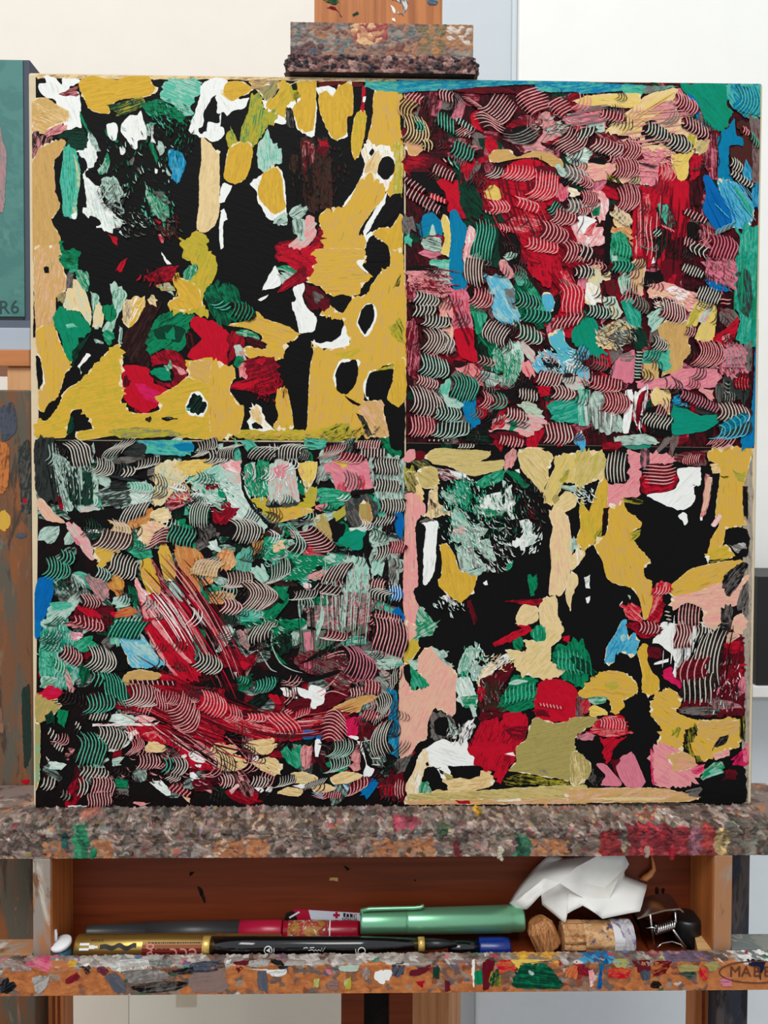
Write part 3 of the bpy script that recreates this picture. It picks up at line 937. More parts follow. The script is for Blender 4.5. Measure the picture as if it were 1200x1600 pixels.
tile(625, 410, BRS, '''
P/D 40 60 230 60 300 100 310 200 230 240 120 190 50 150
D/PK 40 130 110 140 120 240 50 250
D/PK 40 400 110 400 130 700 50 720
R/P 140 100 230 110 220 190 150 170
K 40 30 200 20 260 45 150 55 50 50
T/L 190 0 320 0 330 50 250 40
L/P 220 50 320 50 320 150 240 120
P/S 250 230 330 250 345 320 340 520 310 600 280 520 270 400
B 325 -5 410 -5 445 80 440 130 400 190 330 150
PK/R 300 180 400 170 450 220 450 300 470 430 350 440 350 280
R 350 430 470 430 480 520 500 640 400 620 360 520
G/T 450 290 500 280 560 340 540 430 520 480 490 470 480 380
DG/G 500 480 560 480 640 540 690 600 690 700 640 720 540 680 500 600
K/DG 500 510 560 540 580 640 540 670 500 620
G/L 600 560 680 590 680 700 620 700
L/G 660 540 760 510 800 570 790 680 720 800 650 800 680 680
L/W 700 530 760 510 780 560 740 600
L/P 780 500 870 580 860 640 800 590
G/L 690 660 780 640 760 760 690 790
C/L 560 100 620 80 700 110 760 220 700 240 800 330 760 400 660 390 600 330 590 200
N/C 680 180 740 180 740 300 700 260
DG/G 740 110 800 40 840 120 900 200 960 300 970 380 900 420 800 380 760 300 740 200
G/T 790 60 840 120 930 260 960 360 900 300 820 170
T/G 740 90 820 100 800 150 750 140
P/N 640 -5 690 -5 740 80 700 110 650 50
R/D 820 20 1020 -5 1060 60 1110 80 1185 260 1170 310 1130 400 1000 420 960 460 1020 340 1040 250 1010 130 940 150 860 80
R/P 1050 60 1110 80 1180 260 1160 320 1080 320 1060 200
R/D 940 20 1020 10 1010 130 960 90
C 920 210 970 200 1000 260 970 330 935 290
C/T 960 480 1050 420 1070 510 1120 560 1205 590 1205 640 1150 620 1205 730 1040 700 1000 580
C/L 860 670 910 580 980 570 1040 640 1040 720 900 720
K/Z 910 610 960 600 1030 660 1030 710 940 670
K 930 530 980 540 1020 590 980 580
W/C 1060 640 1160 630 1120 700 1060 690
A/G 1110 450 1205 330 1205 540 1120 510
P/R 370 700 440 650 510 690 540 800 480 820 470 750
P/R 780 640 830 630 880 740 840 750 790 700
L/N 520 710 620 720 650 780 560 800
B/U 400 920 450 840 490 840 490 960 520 1030 470 1090 420 1000
D/R 500 900 570 930 560 1000 510 1000
T/L 260 800 330 740 310 880 250 850
L/T 260 850 320 860 400 910 390 950 270 920
K/X 560 820 700 820 800 750 880 790 900 880 780 900 640 960 600 1000 580 920
L/Q 770 920 830 895 920 960 920 1010 820 980
A/T 970 920 1010 890 1130 890 1150 830 1205 830 1205 1030 1060 1030 970 1000
P/L 570 1090 640 1000 740 960 930 1010 930 1060 830 1130 740 1090 640 1080
R/P 580 1080 620 1030 690 1000 660 1070
G/A 700 1040 740 1020 770 1050 730 1080
L/P 1040 750 1205 740 1205 820 1100 820
R/D 890 790 960 800 970 870 900 860
C/U 1130 1130 1170 1090 1200 1150 1190 1190 1130 1180
D/K 580 1110 700 1090 800 1130 640 1140
K/DG 420 1090 560 1080 560 1180 430 1150
L/C 300 1030 400 1030 380 1090 300 1100
c W/BR 430 40 540 60 0 200 12 7
c P/D 460 210 570 250 -60 110 -22 7
c T/K 745 230 870 265 -20 110 -32 7
c T/DG 800 330 950 350 -30 90 -20 7
c W/X 565 430 700 490 -45 130 24 9
c W/DG 755 440 890 490 -30 100 -28 7
c W/K 95 220 230 260 -30 90 -15 8
c W/K 90 310 210 310 -20 80 -14 6
c W/K 150 370 300 390 -40 80 -16 8
c W/BR 140 500 285 520 -24 160 -42 9
c L/K 125 650 285 690 -24 140 -28 9
c W/D 110 755 230 790 -12 64 -14 8
c T/K 325 800 470 820 -10 180 -32 9
c W/X 60 880 245 930 0 180 -36 10
c L/K 225 970 370 985 -22 90 -22 8
c P/D 65 1055 205 1060 -20 140 -16 8
c L/K 225 1080 425 1080 -60 110 -18 9
c P/D 520 880 570 900 -30 110 -30 4
c T/D 590 890 655 900 -30 110 -34 4
c W/X 775 845 885 870 -10 74 0 7
c W/D 900 740 1035 765 -50 95 0 8
c W/D 980 835 1100 850 -12 100 -28 7
c W/D 690 970 805 1005 -20 74 -10 7
c P/D 645 1145 785 1170 -15 64 -8 8
c W/D 930 1100 1090 1110 -10 140 -26 8
c P/R 1040 230 1160 240 24 220 -20 6
c P/D 1000 390 1160 365 -40 85 -6 7
c W/X 1130 60 1205 70 -10 70 -16 4
c W/K 190 1150 310 1150 -6 12 0 5
c W/K 380 1185 470 1185 -14 30 -8 6
c W/N 290 520 330 540 -14 130 -16 3
''')
tile(905, 410, BRS, '''
A/T 1010 -5 1162 -5 1160 520 1060 530 1010 500 1040 380 1010 280
Z/A 1010 80 1100 60 1120 260 1080 360 1040 300
B/U 1140 520 1152 540 1142 1180 1040 1180 1080 1000 1120 900
S/L 70 30 130 20 140 90 190 60 200 110 130 130 140 220 90 270 40 240 60 120
W/S 50 130 130 170 140 220 90 270 40 240
D/BR 160 120 230 120 230 220 180 200
F/O 340 -5 430 -5 420 80 410 200 370 200 330 150
L/G 250 100 320 60 330 190 280 220
D 530 -5 660 -5 660 120 620 150 540 120
K 430 60 530 70 540 130 430 140
R/D 580 100 620 90 610 150 585 150
P/S 430 150 560 130 720 190 780 200 760 280 680 320 640 260 540 220 450 230
W/P 560 170 640 160 720 210 660 250
L/S 150 230 230 230 270 320 230 380 180 330
PK/D 810 -5 1000 -5 1000 160 900 130 820 100
U/B 820 110 900 130 960 160 950 190 840 170
A/G -5 360 60 340 110 380 130 460 120 530 180 590 110 610 -5 560
A/T 270 240 330 220 400 320 400 420 340 430 300 350
S/K 130 440 260 370 330 430 320 510 220 560 120 530
N/K 180 480 300 440 330 520 240 540
L/A 440 340 540 300 560 350 480 450
DG/K 340 440 420 440 440 540 360 570
O 510 420 570 380 680 390 720 370 730 450 700 500 720 580 670 640 660 690 560 730 530 740 580 600 540 530
E/H 770 240 870 250 890 310 880 420 860 510 750 490 780 400 700 400 720 330
V/H 720 330 780 250 830 260 760 360 700 440
L/PK 780 350 840 290 860 310 800 400
T/A 420 590 490 560 590 570 590 660 550 710 510 680 420 650
O/H 410 690 500 650 510 770 420 750
C/N -5 560 60 570 60 620 -5 640
PK 200 700 270 600 360 570 360 700 340 780 220 750
N/PK 270 600 340 580 350 640 290 640
PK/P 360 770 560 740 660 690 890 690 890 800 700 820 370 810
P/N 780 830 870 820 870 900
N/D 910 300 1000 310 1040 380 980 430 910 380
R/D 880 470 960 420 1030 350 1000 500 950 540 900 510
P/R 920 480 980 450 960 510
PK/D 910 540 1050 530 1110 700 1000 740 910 720
N/K 1060 540 1115 520 1115 700 1080 690
Z/K 1000 740 1080 720 1110 800 1080 900 1000 860
D/X 1010 740 1080 730 1100 800 1020 830
Z/N 880 800 950 740 1000 780 1000 900 900 910
B/C 600 880 640 860 720 930 640 930 600 970
A 600 930 680 940 780 990 890 980 890 1040 840 1080 700 1110 600 1100
Z/K 740 930 860 920 890 980 780 980
T/L -5 830 40 830 70 960 60 1060 -5 1030
L/N 60 830 150 850 180 930 270 1000 270 1110 100 1070
W 300 830 345 820 350 900 320 1100 280 1100 290 950
W/D 360 830 440 820 430 930 390 1080 350 1000
D/R 390 850 430 830 400 960 380 1080 365 950
S/E 470 830 580 830 580 990 540 970 470 900
K 440 950 520 920 590 1000 590 1130 440 1100
L/Z 230 1130 430 1110 510 1170 250 1180
C/U -5 1110 30 1110 20 1180 -5 1180
D/K -5 640 120 620 200 640 90 700
R/D 90 640 170 640 150 670
C/L -5 660 60 690 60 740 -5 740
D/R 160 1170 260 1160 250 1205 160 1205
c W/K -5 60 65 60 0 90 -20 4
c T/DG 215 20 325 30 -20 84 -18 6
c L/K 55 305 180 330 -15 84 -18 7
c W/D 525 290 660 335 -10 140 -28 9
c N/BR 360 250 430 290 -10 100 -18 5
c P/D 735 580 895 600 -45 170 -50 11
c W/K 475 510 550 540 -20 84 -22 6
c L/K 390 580 375 745 46 8 0 9
c P/D 85 770 255 800 -50 95 -16 9
c P/D 150 900 295 915 -20 140 -30 9
c W/K 425 1005 585 1045 -42 84 5 9
c PK/K 660 850 890 945 -22 60 -8 14
c W/BR 895 960 1070 990 -10 130 -28 9
c C/Z 890 1090 1060 1080 -110 110 -26 7
c P/D 840 1165 920 1150 -40 40 0 5
c W/K 675 30 795 80 -26 54 0 8
c W/K 770 190 905 235 -36 94 0 9
c P/D 945 240 945 265 80 0 0 2
c N/PK 930 620 1050 610 20 160 -24 6
c P/BR 695 440 740 450 -20 74 -8 4
c N/K 940 870 1000 870 0 64 -6 5
c R/D 1020 780 1095 780 0 84 6 5
c N/K 960 830 960 780 40 10 8 3
c T/B 920 1080 1050 1010 40 80 -20 5
''')
tile(50, 680, .25, '''
Z/K 20 30 130 20 190 200 150 420 60 400 20 330
L/Z 130 110 240 180 250 440 190 450 150 300
DG/Z 240 240 380 260 385 420 240 420
L/Z 378 240 412 240 412 430 388 440
Z/L 420 340 600 300 620 420 440 440
L/P 290 450 400 450 420 480 330 480
K 220 480 340 480 560 460 560 560 420 580 320 560
D/R 150 370 175 380 200 460 180 470
F 35 440 50 390 100 440 140 490 205 545 90 530
P/L 210 570 250 540 310 590 380 700 380 780 330 740 270 650
PK 255 640 280 640 300 685 275 675
T/B 620 40 800 30 1000 40 1010 90 960 130 700 110
B 880 60 1000 50 1010 90 940 100
Z/K 560 20 700 60 700 120 560 120
S/L 780 180 900 160 980 250 900 330 830 420 760 430 770 300
E/O 920 170 1100 150 1140 180 1050 240 960 250
L/T 970 290 1100 210 1205 180 1205 400 1100 420 1020 330
L/W 1000 360 1150 380 1120 430 1020 420
G/A 1160 340 1205 300 1205 400 1170 370
D/P 830 420 900 340 960 310 1010 370 1000 410 870 470
R/P 860 380 960 370 1000 410 900 420
D/R 1070 310 1170 300 1150 340 1100 345
D/R 1120 470 1180 480 1205 560 1140 540
L/W 600 310 720 300 760 420 640 440
K 430 220 550 220 640 260 800 240 700 270 500 270
K/Z 500 290 580 290 600 340 490 345
J/O 600 500 720 470 760 500 690 570 620 580
Y/O 400 700 470 660 560 700 480 800 440 820 410 790
S/H 740 490 830 450 860 520 780 540
S/P 660 600 740 540 830 560 880 630 740 690 680 660
S/W 780 500 850 480 860 540 800 550
G/T 580 700 640 660 740 700 740 780 640 760
G/DG 860 560 960 520 1000 600 900 640
G/T 970 650 1020 650 1010 700 980 690
K/N 1040 560 1150 580 1120 680 1060 660
L/W 1100 680 1150 650 1170 720 1120 720
Y 680 800 740 780 790 880 800 990 730 990 690 900
Y/O 790 720 850 700 900 850 880 910 830 900
J/O 890 720 1000 690 1060 740 1080 800 1030 860 1050 960 960 960 930 850
J/S 1050 900 1140 870 1130 920 1070 940
J/Y 480 890 540 860 580 930 560 1000 500 980 460 930
J/S 1160 750 1205 720 1205 820 1170 810
G/T 1080 960 1200 930 1180 970 1100 980
J/S 1100 990 1205 970 1205 1040 1120 1060
U 40 900 130 885 130 1000 90 1120 60 1205 12 1205 15 1000
L/DG 230 880 300 870 330 960 260 970
DG/L 140 900 220 900 240 980 150 990
N/P 330 880 470 920 490 1030 420 1030
L/A 110 1070 200 1060 260 1090 200 1160 180 1205 80 1205
T/G 110 1050 220 1040 250 1080 120 1090
D/X 280 1080 420 1060 500 1080 480 1205 240 1170
R/D 290 1080 400 1090 430 1140 350 1130
L/T 510 1020 600 1000 620 1060 520 1080
R 490 1110 560 1110 530 1150
J/R 530 1110 620 1070 650 1110 560 1150
G/K 500 1150 600 1140 640 1205 500 1205
DG/G 600 930 650 960 650 1080 610 1010
W/P 640 880 690 960 780 1010 740 1040 680 1000
D/R 860 1000 960 1020 1030 1205 900 1205
R/D@58 670 1010 780 1000 900 1050 960 1050 1040 1205 740 1205
P/D@58 680 1040 720 1000 800 1080 860 1205 720 1170
P/W@58 660 900 700 990 720 1050 680 1040 640 930
L/N@58 850 920 920 950 940 1040 880 1010
D/P@58 740 760 800 850 860 1000 820 980 770 850
K 990 1060 1150 1060 1205 1205 1050 1205
L/P 970 1000 1030 980 1020 1040 990 1040
L/P@40 1000 1080 1100 1150 1150 1205 1080 1190
G/DG 1060 960 1100 960 1110 1040 1080 1060
W/N 340 590 420 590 420 610 340 605
c W/K 225 130 340 110 80 170 -26 7
c W/K 380 180 480 210 -50 100 -30 8
c W/K 480 90 600 70 -120 110 0 7
c W/K 640 190 770 160 -60 70 -20 8
c W/K 560 230 625 225 -20 64 -16 4
c W/T 600 320 730 330 -20 64 -24 8
c W/K 1015 90 1120 60 -50 110 -30 8
c W/K 1090 130 1200 130 -30 90 -24 7
c W/K 570 500 720 460 -60 120 8 8
c W/O 490 570 585 590 10 100 -24 6
c W/BR 410 640 590 670 -80 120 -20 9
c W/K 490 790 640 850 -60 130 -8 9
c L/K 400 850 470 880 -10 84 -16 5
c T/K 75 820 205 850 -34 130 -30 8
c T/K 175 750 240 770 -20 90 -22 4
c P/BR 810 610 780 690 160 -50 -12 5
c W/DG 1005 490 1110 500 -30 150 18 8
c T/K 860 610 1005 650 -40 120 0 8
c W/O 1035 820 1180 840 -70 110 18 9
c P/K 310 1030 400 1040 20 84 -20 6
c P/D 260 1150 420 1180 -20 60 -16 7
c L/DG 510 1180 660 1170 -60 80 0 7
''')
tile(345, 680, .25, '''
P/W 0 170 130 160 130 280 60 250
L/W 0 290 130 280 200 430 290 540 250 600 180 560 60 520 40 400
L/P 30 230 120 240 130 300 40 300
D/R 0 440 60 420 100 490 30 550 0 540
G/T 140 190 300 170 300 380 190 380 150 280
L 190 170 215 170 220 290 205 290
L/P 310 180 450 180 480 330 480 410 310 410
PK/P 340 200 420 190 390 270 330 260
E 480 180 600 170 590 260 540 330 500 260
V/Y 190 400 290 390 300 450 480 440 530 380 580 400 580 480 330 550 260 480
Y/O 330 460 480 450 580 470 470 520 340 540
V/O 520 330 600 320 590 420 550 430
N/L 610 200 660 170 670 280 600 300
PK/P 660 190 820 130 920 160 960 330 830 340 740 370 700 290
R/PK 730 310 780 310 780 375 730 372
R/PK 860 280 900 280 890 340 860 340
Y/E 720 170 800 155 770 205
G/T 600 340 700 330 820 380 800 420 680 480 620 460
P/R 590 440 660 430 650 470 610 470
V/Q 690 500 800 430 800 480 720 540
Z/N 780 420 900 370 980 430 960 560 900 600 800 550
Q/J 870 430 920 420 950 520 910 560 870 520
Q/O 580 520 650 500 700 640 690 690 640 640
K 700 570 780 560 740 670 700 690
L/W 800 580 900 575 890 605 810 600
A/G 720 680 790 600 910 600 880 710 800 710
L/Z 930 150 1110 140 1140 390 980 400 950 260
L/Z 940 600 1030 590 1020 680 940 680
L/Z 940 680 1030 660 1100 660 1110 760 950 780
L/T 950 780 1020 780 1010 880 940 880
N/L 1050 770 1110 770 1110 930 1050 920
U 1085 490 1130 475 1148 560 1130 650 1095 600
U 1040 980 1090 940 1140 970 1130 1020 1060 1030
U 1070 1110 1110 1070 1152 1140 1110 1180 1070 1150
J/O 200 650 260 630 270 720 210 740
G/T 270 640 400 640 400 740 260 770
S/P 340 660 400 660 400 710 340 720
BR/X 285 605 350 570 395 610 350 640 290 632
R/PK 510 700 560 690 680 720 640 760 520 750
PK/L 430 600 500 600 480 650 440 640
G 400 770 500 750 690 760 690 810 600 820 530 880 460 910 400 870
L/G 640 740 710 740 700 800 650 790
T/N 100 740 200 730 180 850 100 840
G/T 420 730 490 720 480 770 430 770
J/S 0 730 70 730 100 790 50 850 0 850
J/S 0 990 90 990 60 1050 0 1050
L/T 180 850 260 800 300 920 230 910
P/N 560 870 640 840 680 850 650 900 560 910
BR/K 330 920 420 900 470 940 350 945
W/P 510 920 560 930 550 960 515 950
L/T 760 770 900 760 920 880 930 1000 850 1000 790 980 800 850
L/T 870 790 920 800 920 920 880 900
G/DG 290 960 400 950 420 1040 330 1150 260 1150 270 1050
T/A 60 1100 200 1080 260 1100 240 1180 150 1180
DG/K 0 1100 60 1110 80 1205 0 1205
N/P 540 1070 700 1060 700 980 940 1000 940 1100 900 1205 560 1205
L/N 700 970 780 960 780 1205 700 1205
G/DG 550 1040 640 1000 680 1040 660 1070
L 630 1070 645 1065 640 1195 615 1195
L/K 480 1050 520 1060 500 1140 480 1130
K 125 180 145 180 150 330 200 430 305 550 280 558 180 440 130 330
K 100 850 200 880 400 1040 370 1055 180 910
K 690 700 890 740 880 757 700 732
K 890 640 930 600 920 730 940 830 900 780
K 1010 900 1040 760 1048 935
K/X 820 350 950 335 960 365 830 370
c W/K 15 110 110 100 -80 90 26 8
c W/K 220 115 370 130 -130 70 34 8
c W/K 390 100 520 110 -60 90 26 8
c W/D 635 110 750 90 -80 90 -10 8
c W/D 860 60 990 60 -20 60 0 9
c W/X 880 110 1020 110 -5 64 0 8
c P/D 730 130 860 150 -70 60 -14 7
c N/X 490 120 540 130 -20 60 -8 5
c W/K 970 190 1110 200 0 110 0 9
c W/K 965 310 1105 320 -5 94 -8 9
c W/K 1000 440 1135 440 0 94 -12 9
c W/K 965 540 1075 530 -30 64 0 7
c P/X 520 580 655 705 140 -50 22 9
c N/K 480 560 540 530 60 -40 10 5
c W/K 60 590 205 600 30 150 -40 9
c L/K 420 650 475 680 20 190 -50 4
c W/DG 285 870 400 830 -60 140 -34 8
c W/BR 10 900 155 900 -60 100 -40 9
c W/BR 120 1000 285 1010 -20 180 -60 11
c W/D 0 1060 100 1080 -20 100 -26 6
c W/X 660 870 790 850 -80 130 5 7
c W/X 570 940 720 970 -100 40 -24 7
c W/K 450 1000 580 990 -60 60 -20 8
c W/K 960 740 1045 720 -20 94 -16 6
c P/D 1060 700 1135 700 -10 94 -8 6
c W/D 945 930 1015 940 -30 80 0 5
c W/K 960 980 1050 1010 -60 60 18 6
c P/X 945 1130 1090 1170 -60 100 -16 9
c W/DG 230 1190 330 1180 -60 40 -16 7
''')
tile(50, 970, .25, '''
U/B 15 -5 80 -5 40 110 12 90
L/T 60 -5 200 -5 190 40 100 60
A/L 60 60 200 0 250 60 330 140 250 170 200 150 200 250 350 290 330 330 250 400 200 430 150 480 150 420 50 350 50 150
T/G 50 150 130 120 160 250 120 350 50 330
G/T 280 130 380 90 400 150 340 200 280 180
L/G 60 350 140 360 120 410 50 420
PK/W 230 70 320 80 270 125
D/P 200 20 290 -5 420 10 410 60 300 50
Q/O 20 470 150 480 180 530 130 590 40 640 20 600
Q/T 10 640 50 640 45 1000 12 1060
R/M 50 460 110 400 200 450 110 495
P/N 200 300 230 320 260 420 230 440
DG/K 90 600 140 590 140 660 90 650
G/K 160 580 230 560 200 660 180 640
DG/G 300 290 370 300 330 390 300 390
K 490 190 590 180 600 290 490 310
C/L 550 120 600 90 680 80 740 160 800 240 830 270 720 290 620 285 590 220
L/C 650 140 720 150 750 220 690 210
T/L 500 90 550 110 540 170 490 150
O 560 380 590 330 680 305 800 330 820 350 760 370 640 400 580 400
D/R 500 430 620 400 760 400 900 350 1000 400 1100 420 1205 440 1205 760 1090 760 1000 700 850 640 760 580 500 540
R/D@58 700 -5 1000 -5 1040 60 1000 100 1020 200 1000 260 1060 320 960 390 880 330 800 220 730 100
R/D@58 880 100 980 140 1010 240 1000 280 900 200
P/R@58 720 60 760 120 850 260 930 370 880 330 790 210
P/R@58 740 0 780 0 880 130 1000 260 960 250 830 110
R/D 800 340 900 340 980 390 820 390
R/D 1050 440 1190 480 1190 560 1080 560
R/D 600 680 700 650 850 660 960 760 1100 880 1185 940 1000 920 900 800 780 760 680 740
R/D@42 880 640 1050 650 1205 750 1190 800 1080 790 980 720
P/R@40 870 640 960 690 1180 850 1190 900 1100 830 960 730
R/P 690 700 790 690 740 750
X/D 850 680 1000 740 1100 830 1000 820 920 760
L/W 490 590 560 580 650 600 640 640 520 640
P/W 640 600 700 590 770 620 700 640
W/P 370 645 770 640 770 655 380 658
W/L 430 740 580 690 640 710 580 790 500 820 440 800
S/O 705 790 760 755 830 790 820 820 720 820
S/O 1120 790 1205 770 1205 930 1150 870
W 980 830 1020 810 1090 870 1070 890 1000 870
W/P 930 840 960 830 970 860 950 860
W 985 950 1010 945 1080 1020 1060 1035 990 990
W 1020 900 1060 900 1050 920
W/L 740 1010 800 990 870 1070 840 1090 770 1040
S/P 930 1090 990 1110 990 1140
L/W 100 880 150 880 200 900 180 930 110 920
W/N 80 840 110 870 110 890
L/N 490 870 540 860 560 900 500 910
L/K 380 880 470 860 460 920 400 910
G/K 500 990 600 1000 590 1050 500 1030
N/K 520 1050 600 1050 600 1090 520 1080
P/K 630 1130 720 1140 680 1160
W/N 220 1155 350 1155 340 1165 230 1165
D/X 1000 990 1110 1000 1130 1060 1040 1060
P/R 1080 1060 1140 1060 1130 1080
c P/K 185 190 290 245 -34 100 -18 7
c L/G 140 260 190 300 -10 90 -10 4
c W/K 340 220 485 260 -34 160 -36 9
c T/DG 455 400 590 450 70 200 0 8
c T/DG 505 50 690 60 -70 120 5 9
c P/D 320 20 430 40 -20 60 -16 6
c T/K 330 520 485 510 -30 120 -30 8
c W/K 365 600 465 600 -20 44 0 6
c T/K 370 350 420 370 -10 90 -18 3
c W/K 400 720 560 750 -24 140 -24 9
c T/K 270 800 420 820 -10 210 -38 8
c W/K 310 940 460 970 -34 84 -8 8
c P/X 370 1030 500 1050 -10 130 -12 8
c P/X 355 1120 495 1110 0 94 4 9
c W/K 285 1040 330 1040 -10 120 -18 3
c W/D 590 450 755 480 -70 130 -44 10
c P/D 775 480 840 510 10 130 0 5
c P/D 850 490 920 500 -50 60 -16 6
c P/D 890 500 1000 640 -120 140 -36 10
c P/R 1050 490 1185 545 -24 140 -28 8
c W/K 1020 240 1155 290 -50 110 -26 8
c P/D 600 790 670 780 -44 110 -24 6
c P/X 660 880 780 880 -20 94 -18 7
c T/X 815 900 860 900 -20 110 -26 3
c W/X 870 905 940 910 -20 120 -30 5
c P/D 870 1040 980 1085 -30 44 0 6
c W/K 110 690 145 730 18 -50 0 3
c W/K 145 775 190 805 16 -34 0 4
c W/K 275 640 300 670 -16 30 0 3
c W/K 65 1010 130 1020 -34 84 -8 4
c N/K 185 1080 225 1100 -20 54 -10 3
c W/X 850 970 910 990 -50 44 -8 5
c P/X 630 380 880 390 10 30 0 9
c P/R 790 720 820 740 40 60 0 3
''')
tile(345, 970, .25, '''
G/K 90 10 300 -5 520 -5 500 60 400 60 340 100 330 180 420 270 380 260 320 180 300 60
K/DG 340 90 440 80 430 190 360 200
L/W -5 50 40 30 90 50 60 120 -5 190
N/P 100 60 180 50 190 140 130 160
N/G 500 60 700 60 860 20 940 50 760 150 600 200 500 180
PK/N 520 80 580 70 580 180 530 190
L/G 600 -5 640 -5 600 120 590 110
D/N 440 230 620 180 740 220 900 220 920 330 800 420 740 440 620 350 520 320
D/PK 510 240 580 230 570 320 520 310
A/L 760 110 880 100 900 140 760 160
L/A 900 220 1100 220 1100 290 960 310
N/L 880 190 1060 180 1060 220 900 230
N/L 950 310 1050 320 1060 440 980 440
D/R -5 190 80 170 190 260 160 300 60 290 -5 290
R 120 250 180 270 150 310
W/L 75 310 105 320 95 340
DG/G 100 360 200 340 180 420 110 440
D/K 500 480 780 450 700 540 500 600 420 620 400 560
R/D@20 -5 510 200 560 330 580 420 640 500 640 660 590 700 560 790 580 790 640 600 640 480 740 300 760 100 700 -5 660
R/P@40 0 600 150 600 380 700 300 720 120 680
R/P@340 430 640 640 580 720 560 600 640 500 660
R/D 290 460 360 470 390 520 350 520
X/D 100 560 240 560 280 640 160 620
W 480 420 540 430 560 400 650 430 640 500 600 552 560 540 570 490 500 470
W 445 415 470 410 470 445 450 440
W/P 370 420 400 415 450 450 470 480 400 470
P/R 440 440 475 450 460 475
O/J 690 560 770 510 880 470 995 480 880 530 870 570
M/R 780 620 870 590 850 720 790 720
W 790 720 860 720 850 748
W 850 755 875 760 895 820 915 900 958 930 940 968 890 968 905 880
D/X 860 640 920 620 980 690 960 740 870 750
R/D 870 630 910 640 890 680
B/Z 1040 440 1100 450 1112 830 1050 820 1050 650
B/C 1045 760 1090 740 1090 820 1050 830
Z/L 900 760 1040 780 1020 920 960 900
U/B 505 690 540 675 585 690 570 730 520 740
U/B 585 720 640 700 665 730 620 745
G/T 380 830 430 790 500 790 500 920 440 910
P/D@95 500 800 570 770 560 900 510 920
W 590 750 630 750 610 850 590 850
P/D@95 790 780 860 760 870 900 800 920
G/T 680 880 780 860 780 930 690 940
D/X 1000 980 1140 960 1140 1120 1000 1100
R/D 1010 1030 1130 1030 1120 1080 1020 1090
R/D 200 1070 240 1070 230 1130 205 1120
P/W 50 1060 110 1010 120 1030 70 1075
P/N 100 930 140 980 150 1010 120 1000
W/L 215 1045 260 1040 250 1070
W/N 290 1060 330 1030 310 1075
U/B 890 1010 990 1000 960 1060 910 1115 880 1100
C/U 590 1080 660 1080 640 1112
C/W 760 1020 800 1030 790 1060
S/O 160 780 200 750 300 740 350 780 300 830 220 830
S/O -5 800 60 775 110 810 80 830 -5 835
S/O -5 850 80 835 175 885 100 935 -5 930
S/O 200 890 260 860 340 860 380 910 340 970 250 930
W 190 880 220 840 245 850 220 882
S/O 430 960 520 945 605 980 560 1015 460 1010
S/O 690 980 760 945 840 950 888 975 800 1010 710 1020
S/O 360 1080 420 1040 510 1060 480 1095
S/O 570 1040 660 1020 720 1050 640 1075 580 1070
W/S 460 1030 540 1018 530 1048
K 490 270 620 190 850 40 860 50 640 212
K 400 390 520 360 760 300 740 332 560 382
l L 330 60 315 110 325 170 370 260 440 305 510 325
l L 180 210 230 185 270 240 310 300 350 320
l N 380 370 440 385 520 378
l P 640 240 760 210 860 240 900 330 850 390
l P 600 450 680 400 740 330
l P 620 470 700 440 790 470
l P 640 230 760 190 880 220
l N 780 300 830 310 860 350 840 390
l L 870 760 960 740
l P 30 720 120 810 170 870
c W/K 200 90 320 60 -50 120 16 7
c P/X 955 70 1140 130 -20 260 -16 10
c W/D 640 80 760 100 -80 50 -24 7
c PK/X 760 240 920 300 10 200 -50 9
c T/DG 215 410 325 390 -20 90 -14 7
c T/DG 120 360 165 380 -10 44 -6 4
c P/R 160 600 260 610 -20 54 -20 6
c P/R 325 650 450 630 110 130 -10 6
c P/R 455 590 540 560 -40 54 -16 6
c P/R 410 560 440 575 30 -20 0 3
c P/D 720 600 690 770 140 60 -34 9
c L/K 660 910 775 880 -44 94 -30 8
c L/K 680 800 790 800 -70 120 -30 8
c W/K 955 560 1040 520 -20 190 -16 7
c W/D 815 450 885 440 0 64 0 5
c W/K 970 760 1065 720 -10 210 30 7
c W/K 1055 380 1095 350 -20 120 -6 4
c P/D 905 410 985 420 0 94 0 5
c W/K 340 1010 435 990 -64 74 -26 7
c W/K 530 1035 650 1000 -40 54 0 9
c W/X 195 1000 285 1010 -20 64 -8 6
c W/D -5 1000 65 1000 0 84 -16 5
c P/D 790 1060 895 1010 -34 94 -22 6
c P/D 675 1090 745 1090 -10 44 0 6
c P/D 1095 1050 1142 1050 0 120 6 4
c P/D 895 580 975 600 -30 64 0 6
c W/K 970 860 970 900 70 4 0 2
''')

# ------------------------------------------------------------------ painter
def catmull(pts, step):
    out = []; n = len(pts)
    for i in range(n):
        p0, p1, p2, p3 = pts[i-1], pts[i], pts[(i+1) % n], pts[(i+2) % n]
        d = math.hypot(p2[0]-p1[0], p2[1]-p1[1])
        k = max(1, int(d / step))
        for j in range(k):
            t = j / k
            q = []
            for a in (0, 1):
                m1 = (p2[a]-p0[a]) * 0.36; m2 = (p3[a]-p1[a]) * 0.36
                # limit the tangents so that sharp corners stay put
                m1 = max(-d, min(d, m1)); m2 = max(-d, min(d, m2))
                q.append((2*t**3-3*t**2+1)*p1[a] + (t**3-2*t**2+t)*m1 + (-2*t**3+3*t**2)*p2[a] + (t**3-t**2)*m2)
            out.append(q)
    return out

def area(pts):
    return 0.5 * sum(pts[i-1][0]*pts[i][1] - pts[i][0]*pts[i-1][1] for i in range(len(pts)))

